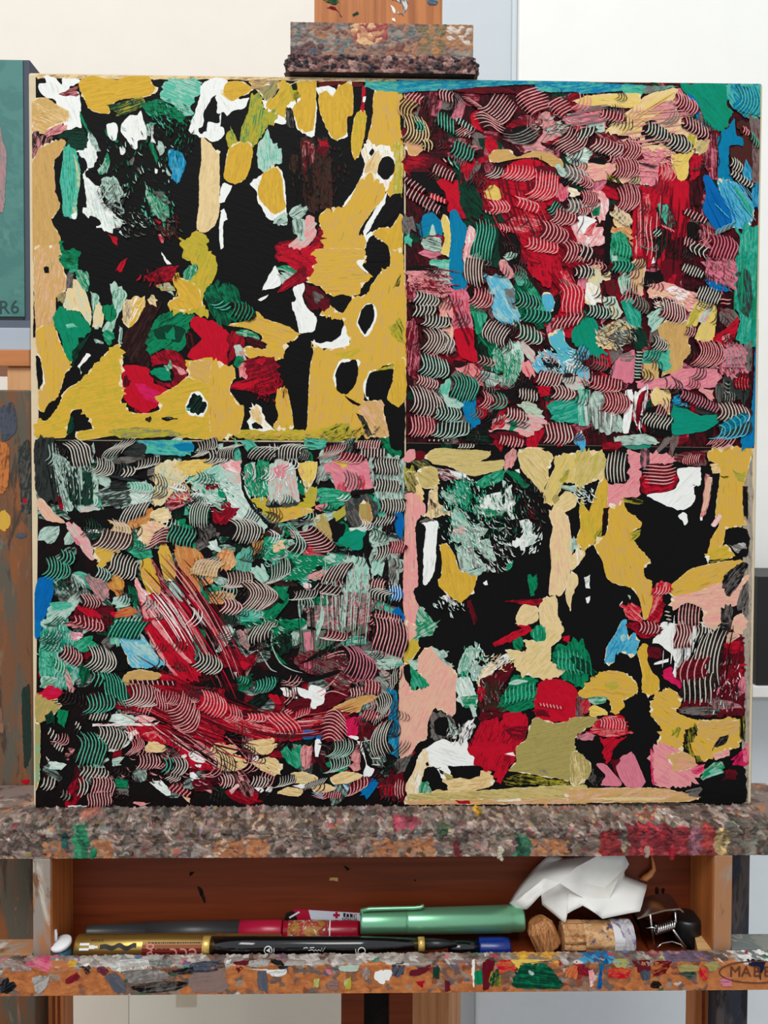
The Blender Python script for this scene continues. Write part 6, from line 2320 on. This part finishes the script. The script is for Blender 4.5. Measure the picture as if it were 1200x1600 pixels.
dashes(dp, X(276, 1455, yd - R3), X(338, 1455, yd - R3), -.0030, .0016, yd, zd3, R3 * .97, plain('grey_print', (86, 85, 84), .6))

# red pen with torn label, right of it
R4 = .0070; y4 = -.0066; z4 = FZ + R4
rx0, rx1 = X(441, 1447, y4 - R4), X(560, 1447, y4 - R4)
rp_ = empty('red_pen', ((rx0 + rx1) / 2, y4, FZ))
tag(rp_, 'short red marker with torn tan label between the dark pen and the green marker', 'marker')
def rl(px): return (X(px, 1447, y4 - R4) - rx0) * 1000
radial(rp_, 'barrel', (rx0, y4, z4), (rx1, y4, z4), mm((0, 0), (0, 6.6), (.5, 7.0), (rl(558), 7.0), (rl(560), 6.6), (rl(560), 0)), red_dark)
radial(rp_, 'label', (rx0, y4, z4), (rx1, y4, z4), mm((rl(449), 7.05), (rl(449), 7.1), (rl(512), 7.1), (rl(512), 7.05)), stained('torn_label', (170, 60, 60), [((176, 128, 60), 0.48), ((226, 214, 204), 0.56), ((40, 30, 30), 0.62)], 190))
radial(rp_, 'white_line', (rx0, y4, z4), (rx1, y4, z4), mm((rl(514), 7.02), (rl(514), 7.12), (rl(516), 7.12), (rl(516), 7.02)), white_print)

# small packet standing at the back: red, white, a red cross and printed words
pk = empty('donor_packet', (X(505, 1440, .0005), .0005, FZ))
tag(pk, 'red and white printed packet with a small red cross against the tray back', 'packet')
def slab(name, pts, Y, t, mat, parent):
    bm = bmesh.new()
    f = [bm.verts.new(at(x, y, Y)) for x, y in pts]; b = [bm.verts.new(at(x, y, Y) + Vector((0, t, 0))) for x, y in pts]
    bm.faces.new(f); bm.faces.new(b[::-1]); n = len(pts)
    for i in range(n): bm.faces.new((f[i], f[(i+1) % n], b[(i+1) % n], b[i]))
    return bm_obj(name, bm, mat, parent)
PY = .0005
slab('packet_body', [(458, 1421), (564, 1427), (563, 1470), (455, 1470)], PY, .0016, red_plastic, pk)
slab('white_panel', [(482, 1422), (563, 1427), (563, 1439), (486, 1437)], PY - .0002, .0002, plain('packet_white', (206, 218, 230), .5), pk)
slab('dark_panel', [(444, 1438), (447, 1428), (460, 1424), (465, 1438)], PY - .0002, .0012, black_plastic, pk)
text_mesh('numeral_print', '1', .0120, pk, at(459, 1430, PY - .0004), (.5, 0, -.85), (.85, 0, .5), white_print)
slab('red_cross', [(524, 1425), (527.5, 1425), (527.5, 1428), (531, 1428), (531, 1432), (527.5, 1432), (527.5, 1435), (524, 1435), (524, 1432), (520.5, 1432), (520.5, 1428), (524, 1428)], PY - .0004, .0002, red_plastic, pk)
slab('navy_panel', [(535, 1426.5), (557, 1428), (557, 1438), (535, 1437)], PY - .0004, .0002, plain('navy_print', (22, 30, 54), .5), pk)
text_mesh('word_print', 'BLUT', .0052, pk, at(546, 1430, PY - .0006), (-1, 0, .06), (0, 0, -1), white_print)
text_mesh('word_print', 'SPENDE', .0026, pk, at(546, 1435, PY - .0006), (-1, 0, .06), (0, 0, -1), white_print)

# green metallic marker resting on the others, clip on top
R5 = .0088; yg5 = -.0165
a5, b5 = at(563, 1450, yg5 - R5), at(822, 1444, yg5 - R5)
p5, q5 = Vector((a5.x, yg5, Zp(563, 1450, yg5 - R5 * .8))), Vector((b5.x, yg5, Zp(822, 1444, yg5 - R5 * .8)))
gr = empty('green_marker', ((p5.x + q5.x) / 2, yg5, FZ))
tag(gr, 'metallic green capped marker with long clip resting in the middle of the tray', 'marker')
L5 = (q5 - p5).length * 1000
s5 = lambda px: (px - 563) / (822 - 563) * L5
radial(gr, 'cap', p5, q5, mm((0, 0), (0, 6.8), (.8, 7.6), (2, 7.8), (s5(634), 8.0), (s5(635), 7.7), (s5(635), 0)), green_metal)
radial(gr, 'barrel', p5, q5, mm((s5(635), 0), (s5(635), 7.9), (s5(640), 8.2), (s5(800), 8.8), (s5(800.5), 8.3), (s5(819), 8.3), (s5(822), 7.4), (s5(822), 0)), green_metal)
ax5 = (q5 - p5).normalized(); up5 = Vector((0, -.25, 1)).normalized()
tube('clip', [p5 + ax5*.0005 + up5*.0062, p5 + ax5*.001 + up5*.0098, p5 + ax5*.006 + up5*.0108, p5 + ax5*.036 + up5*.0108, p5 + ax5*.0405 + up5*.0112, p5 + ax5*.0425 + up5*.0128], [.0012, .0014, .0014, .0013, .0013, .001], green_metal, gr)

# blue pen cap and dark bottle behind the tip of the black pen
bc = empty('blue_pen', (X(770, 1475, -.03), -.028, FZ))
tag(bc, 'glossy blue pen end showing just under the green marker', 'pen')
yq = -.0275; zq = FZ + .0068
radial(bc, 'cap', (X(748, 1475, yq), yq, zq), (X(798, 1475, yq), yq, zq), mm((0, 0), (0, 6), (1, 6.6), (16, 6.6), (20, 6.0), (21, 4.5), (21, 0)), blue_plastic)
radial(bc, 'barrel', (X(700, 1475, yq), yq, zq), (X(748, 1475, yq), yq, zq), mm((0, 0), (0, 3.5), (3, 5.2), (19.8, 5.4), (19.8, 0)), black_gloss)

# cork standing tilted beside the green marker
def ridged(name, p0, p1, r, ridges, depth, mat, parent, seg=48, prof=((0, .92), (.06, 1), (.94, 1), (1, .94))):
    bm = bmesh.new(); p0, p1 = Vector(p0), Vector(p1); ax = p1 - p0; d = ax.normalized()
    u = Vector((0, 0, 1)); u = (u - d*u.dot(d)).normalized(); v = d.cross(u); rings = []
    for t, k in prof:
        rings.append([bm.verts.new(p0 + ax*t + (u*math.cos(a) + v*math.sin(a)) * r * k * (1 - depth * (0.5 + 0.5*math.cos(a*ridges)) * RND.uniform(.6, 1.2))) for a in [2*math.pi*i/seg for i in range(seg)]])
    for i in range(len(rings)-1):
        for k in range(seg): bm.faces.new((rings[i][k], rings[i][(k+1) % seg], rings[i+1][(k+1) % seg], rings[i+1][k]))
    bm.faces.new(rings[0]); bm.faces.new(rings[-1])
    return bm_obj(name, bm, mat, parent)
ck = empty('cork', (X(846, 1470, -.022), -.022, FZ))
tag(ck, 'tilted brown cork stopper with vertical grain beside the end of the green marker', 'cork')
c0 = at(858, 1482, -.022); c0.z = FZ + .004
c1 = at(838, 1437, -.020)
ridged('stopper', c0, c1, .0095, 13, .10, cork_grain, ck, prof=((0, .9), (.06, 1), (.72, 1.0), (.80, .9), (1, .62)))

# grooved cork with a paint-smeared collar
rk = .0112; yk = -.0235; zk = FZ + rk
k0, k1, k2 = X(884, 1460, yk - rk), X(962, 1460, yk - rk), X(995, 1460, yk - rk)
gk = empty('grooved_cork', ((k0 + k2) / 2, yk, FZ))
tag(gk, 'ridged cork plug with a white and violet painted collar under the tissue', 'cork')
smear = stained('violet_smeared_cork', (180, 134, 90), [((206, 166, 118), 0.52), ((84, 72, 92), 0.55), ((120, 80, 54), 0.62)], 120)
ridged('grooved_end', (k0, yk, zk), (k0 + (k1-k0)*.42, yk, zk), rk * .98, 12, .16, cork, gk, prof=((0, .93), (.15, 1), (.9, 1), (1, .96)))
ridged('cork_body', (k0 + (k1-k0)*.42, yk, zk), (k1, yk, zk), rk * .95, 10, .05, smear, gk, prof=((0, 1), (.5, 1), (1, 1)))
collar = stained('violet_white_paint', (206, 204, 204), [((122, 108, 138), 0.5), ((176, 172, 178), 0.56), ((90, 78, 100), 0.62)], 70, stretch=(1.5, 1, .6))
ridged('painted_collar', (k1, yk, zk), (k2, yk, zk), rk, 8, .05, collar, gk, prof=((0, .98), (.1, 1), (.9, 1), (1, .95)))

# paint tube with white cap, at the far left
tu = empty('paint_tube', (X(97, 1480, -.031), -.031, FZ))
tag(tu, 'small teal paint tube with a white flip cap in the left corner of the tray', 'paint tube')
tz = FZ
lathe('tube_body', (X(98, 1480, -.031), -.0312, tz), (X(98, 1480, -.031), -.0312, tz + .03), mm((0, 0), (0, 5.4), (3, 6.2), (9, 5.8), (11.5, 4.2), (11.5, 0)), teal_tube, tu, 18)
cp = at(96, 1468, -.0312); cn = Vector((-.22, -.25, 1)).normalized()
cp.z = tz + .0135
cap = lathe('flip_cap', cp - cn*.0012, cp + cn*.003, mm((0, 0), (0, 6.0), (.5, 6.6), (2.2, 6.8), (3.0, 6.2), (3.2, 0)), white_print, tu, 24)
npt = cp + cn*.002 + Vector((-.0035, .001, 0))
tube('cap_nub', [npt, npt + Vector((0, .0004, .004)), npt + Vector((-.0004, .0006, .0066)), npt + Vector((-.0022, .0004, .0064))], [.0011, .0011, .0011, .0008], white_print, cap)

# crumpled tissue
TS = dict(A=(455,40,-.001), A2=(380,110,-.004), B=(270,262,-.010), B2=(300,290,-.016), C=(312,248,-.022), D=(352,288,-.022), E=(415,222,-.024), F=(420,268,-.020), F2=(470,240,-.024),
          G=(522,352,-.024), H=(532,308,-.026), I=(602,272,-.028), J=(606,238,-.026), K=(500,172,-.032), K2=(430,150,-.022), L=(575,98,-.020), L2=(520,60,-.006),
          M=(700,36,-.008), M2=(785,40,-.012), N=(808,88,-.016), O=(722,240,-.022), O2=(760,150,-.020), P=(690,330,-.028), Q=(858,298,-.024), R=(890,178,-.006), S=(790,138,-.004), U=(700,190,-.010), V=(610,170,-.012), W=(540,215,-.024), P2=(650,300,-.030))
tv = {k: at(700 + x*.35, 1320 + y*.35, Y) for k, (x, y, Y) in TS.items()}
FACES = ['A A2 L2', 'A2 K2 L2', 'K2 L L2', 'A2 B K2', 'B C K2', 'B B2 C', 'B2 D C', 'C E K2', 'C D E', 'E K K2', 'E F F2', 'E F2 K', 'F G F2', 'F2 G W', 'K F2 W', 'G H W', 'H I W', 'W I J', 'K W J', 'K J V', 'K V L', 'K L K2',
         'L V M', 'L M L2', 'V U M', 'U N M2', 'U M2 M', 'J I P2', 'J P2 O', 'P2 P O', 'J O U', 'J U V', 'O O2 U', 'U O2 N', 'O P Q', 'O Q R', 'O R S', 'O S O2', 'O2 S N']
bm = bmesh.new(); bv = {k: bm.verts.new(p) for k, p in tv.items()}
for f in FACES: bm.faces.new([bv[k] for k in f.split()])
bmesh.ops.recalc_face_normals(bm, faces=bm.faces)
bmesh.ops.subdivide_edges(bm, edges=bm.edges, cuts=3, use_grid_fill=True, smooth=0.22)
for v in bm.verts:
    n_ = vnoise(v.co.x * 260, v.co.z * 260 + v.co.y * 90) - .5
    v.co += Vector((0, -1, .3)) * n_ * .0016
for f in bm.faces: f.smooth = True
me = bpy.data.meshes.new('tissue'); bm.to_mesh(me); bm.free(); me.materials.append(paper); me.set_sharp_from_angle(angle=math.radians(38))
ti = link('tissue', me)
md = ti.modifiers.new('thickness', 'SOLIDIFY'); md.thickness = .0003
tag(ti, 'crumpled white paper tissue stuffed under the ledge at the right of the tray', 'tissue')

# spring clip
cl = empty('spring_clip', (X(1038, 1480, -.02), -.02, FZ))
tag(cl, 'dark steel spring clip with coil and wire arms at the right end of the tray', 'clip')
def q(px, py, Y): return at(px, py, Y)
dark_steel = plain('blackened_steel', (28, 26, 26), .28, metal=.9)
def strip(name, pts, Y0_, Y1_, mat, parent, th=.0006):
    bm = bmesh.new(); rows = []
    for x, y in pts:
        a, b = at(x, y, Y0_), at(x, y, Y1_); b = Vector((a.x, Y1_, a.z))
        rows.append((bm.verts.new(a), bm.verts.new(b), bm.verts.new(b - Vector((0, 0, th))), bm.verts.new(a - Vector((0, 0, th)))))
    for i in range(len(rows)-1):
        for k in range(4): bm.faces.new((rows[i][k], rows[i][(k+1) % 4], rows[i+1][(k+1) % 4], rows[i+1][k]))
    bm.faces.new(rows[0]); bm.faces.new(rows[-1])
    return bm_obj(name, bm, mat, parent)
strip('jaw_plate', [(996, 1434), (1010, 1429), (1040, 1421), (1062, 1419), (1068, 1424)], -.026, -.006, steel, cl, .0012)
strip('lower_plate', [(998, 1446), (1012, 1452), (1040, 1462), (1068, 1474), (1082, 1483)], -.022, -.006, dark_steel, cl)
strip('back_plate', [(996, 1436), (1004, 1450), (1010, 1470), (1014, 1486)], -.020, -.006, dark_steel, cl)
tube('wire_arm', [q(1016, 1428, -.027), q(1018, 1448, -.028), q(1021, 1468, -.027), q(1024, 1484, -.026)], .00065, steel, cl)
tube('wire_arm', [q(1055, 1425, -.027), q(1056, 1440, -.028), q(1050, 1450, -.029)], .00065, steel, cl)
tube('wire_arm', [q(1050, 1450, -.029), q(1058, 1462, -.030), q(1066, 1474, -.030), q(1071, 1480, -.030)], .0009, steel, cl)
coil = []
for k in range(97):
    t = k / 96; a = t * 8 * 2 * math.pi
    c = q(1024 + 28*t, 1453 - 9*t, -.028)
    coil.append(c + Vector((.2, 0, 1)).normalized() * math.cos(a) * .0028 + Vector((0, 1, 0)) * math.sin(a) * .0028)
tube('coil_spring', coil, .0006, steel, cl, 6)
tube('loop_wire', [q(1026, 1482, -.026), q(1034, 1474, -.024), q(1050, 1471, -.022), q(1064, 1476, -.024), q(1070, 1484, -.026)], .0006, steel, cl)
tube('wire_end', [q(1010, 1450, -.027), q(1020, 1449, -.029), q(1026, 1452, -.029)], .0007, steel, cl)

# lump of dark putty / black lid behind the clip
dk = lathe('black_tin', (X(1075, 1465, -.012), -.0095, FZ), (X(1075, 1465, -.012), -.0095, FZ + .03), mm((0, 0), (0, 10), (1, 10.6), (16, 10.6), (18, 9.8), (18.4, 8.5), (18.4, 0)), black_plastic)
tag(dk, 'round black plastic tin standing behind the spring clip', 'tin')
# pale offcut of wood in the right corner
bm = bmesh.new()
p = [at(1083, 1468, -.010), at(1096, 1467, -.012), at(1112, 1484, -.034), at(1090, 1485, -.034)]
for v in p: v.z = FZ + .0085
vt = [bm.verts.new(v) for v in p]; vb = [bm.verts.new((v.x, v.y, FZ)) for v in p]
bm.faces.new(vt); bm.faces.new(vb[::-1])
for i in range(4): bm.faces.new((vt[i], vt[(i+1) % 4], vb[(i+1) % 4], vb[i]))
oc = bm_obj('wood_offcut', bm, wood('pale_pine', (222, 182, 126), (198, 152, 96), 'X', 9))
tag(oc, 'pale pine offcut lying in the right corner of the tray', 'wood')
# curl of varnished wood shaving stuck to the tray back
sh = []
shv = plain('curled_shaving', (206, 130, 70), .4, vary=.1)
curl = tube('wood_shaving', [at(1018, 1336, .0008), at(1021, 1350, -.0005), at(1022, 1358, -.001), at(1016, 1366, -.001), at(1008, 1372, -.0003), at(1000, 1374, .0008)], [.0008, .0012, .0016, .0022, .0024, .0006], shv)
tag(curl, 'curled orange wood shaving on the tray back above the clip', 'shaving')

# ------------------------------------------------------------------ things behind the easel
teal = stained('teal_paint', (78, 132, 126), [((70, 122, 118), 0.48), ((88, 140, 132), 0.58)], 30)
pinkp = plain('dusty_pink_paint', (176, 134, 138), .7)
slate_edge = plain('slate_edge', (66, 74, 90), .7)
YT = .13
tp = empty('teal_painting', (X(-30, 495, YT), YT, Zp(20, 497, YT)))
tag(tp, 'small teal painting with a pink patch standing behind the left edge of the canvas', 'painting')
tx0, tx1, tx2 = X(-130, 300, YT), X(38, 300, YT), X(48, 300, YT + .0)
tz1, tz0 = Zp(20, 93, YT), Zp(20, 503, YT)
box('board', (tx0, YT, tz0), (tx2, YT + .022, tz1), slate_edge, tp, 0.001)
box('painted_face', (tx0 + .002, YT - .0012, tz0 + .004), (tx1, YT, tz1 - .001), teal, tp, 0.0005)
slab('bottom_strip', [(-120, 496), (37, 496), (37, 503), (-120, 503)], YT - .0014, .0014, black_plastic, tp)  # black strip along the bottom of the painted face
PAL.update(DP=(176, 134, 138), TL=(78, 132, 126))
spots('pink_patch', tp, YT - .0012, 0, 0, 1, '''
DP/TL -40 190 -5 180 4 220 10 240 8 300 2 330 -40 320
''')
text_mesh('signature', "'R6", .016, tp, at(11, 481, YT - .0014), (1, 0, .05), (0, 0, 1), plain('signature_ink', (34, 66, 66), .7))

sill = plain('pale_grey_blue_board', (172, 184, 198), .7, vary=.04)
YS = .12
sb = empty('grey_shelf_board', (X(-30, 545, YS), YS, Zp(20, 547, YS)))
tag(sb, 'pale blue grey board under the teal painting at the left', 'board')
box('board_front', (X(-130, 530, YS), YS, Zp(20, 547, YS)), (X(47, 530, YS), YS + .06, Zp(20, 512, YS)), sill, sb, 0.0008)
box('board_lip', (X(-130, 508, YS), YS + .002, Zp(20, 512, YS)), (X(46, 508, YS), YS + .06, tz0 - .0003), plain('dark_grey_lip', (88, 98, 114), .7), sb, 0)
wr = empty('wooden_stand', (X(-10, 600, YS), YS + .03, 0))
tag(wr, 'plain beech stand holding the grey board behind the left upright', 'stand')
zt = Zp(20, 547, YS) - .0003
box('top_bar', (X(-130, 560, YS), YS - .004, Zp(20, 573, YS)), (X(49, 560, YS), YS + .06, zt), wood('beech_bar', (206, 138, 86), (184, 112, 64), 'X', 5), wr, 0.001)
box('leg', (X(11, 590, YS), YS, 0), (X(49, 590, YS), YS + .03, Zp(20, 573, YS) - .0002), wood('pale_beech_leg', (214, 164, 116), (196, 140, 92), 'Z', 5), wr, 0.001)
box('leg', (X(-130, 590, YS), YS, 0), (X(-90, 590, YS), YS + .03, Zp(20, 573, YS) - .0002), pale_wood, wr, 0.001)

# black box with a pale disc on a white shelf at the right
YK = .30
sp = empty('black_speaker', (X(1230, 1070, YK), YK + .05, Zp(1200, 1071, YK)))
tag(sp, 'black box with a pale round disc behind the right edge of the canvas', 'speaker')
bz0, bz1 = Zp(1190, 1071, YK), Zp(1190, 901, YK)
box('cabinet', (X(1183, 990, YK), YK, bz0), (X(1330, 990, YK), YK + .10, bz1), plain('black_cabinet', (14, 14, 15), .5, vary=.1), sp, 0.001)
dc = at(1236, 990, YK)
lathe('disc', dc + Vector((0, .002, 0)), dc + Vector((0, -.01, 0)), mm((0, 0), (0, 18), (2.4, 18), (3.0, 16), (1.5, 6), (1.5, 0)), plain('grey_disc', (160, 160, 158), .4), sp, 40)
ws = box('wall_shelf', (X(1176, 1080, YK - .004), YK - .004, bz0 - .012), (X(1400, 1080, YK), YB - .03, bz0 - .0002), wall_right_white, bevel=.001)
tag(ws, 'white wall shelf carrying the black box at the right', 'shelf')
# boards low on the wall at the left
YL = YB - .02
lb = box('beige_board', (X(99, 1580, YL), YL, 0.0), (X(201, 1580, YL), YB, Zp(150, 1300, YL)), beige_board, bevel=.001)
tag(lb, 'beige board leaning low on the wall beside the left inner stile', 'board')
gb = box('grey_board', (X(201.5, 1580, YL), YL, 0.0), (X(560, 1580, YL), YB, Zp(150, 1300, YL)), grey_board, bevel=.001)
tag(gb, 'wide grey board on the wall below the tray', 'board')
nt_ = box('paper_note', (X(275, 1560, YL), YL - .0006, Zp(290, 1573, YL)), (X(307, 1560, YL), YL, Zp(290, 1545, YL)), plain('cream_note', (208, 200, 178), .8), bevel=0)
tag(nt_, 'small cream paper note stuck on the wide grey board', 'note')
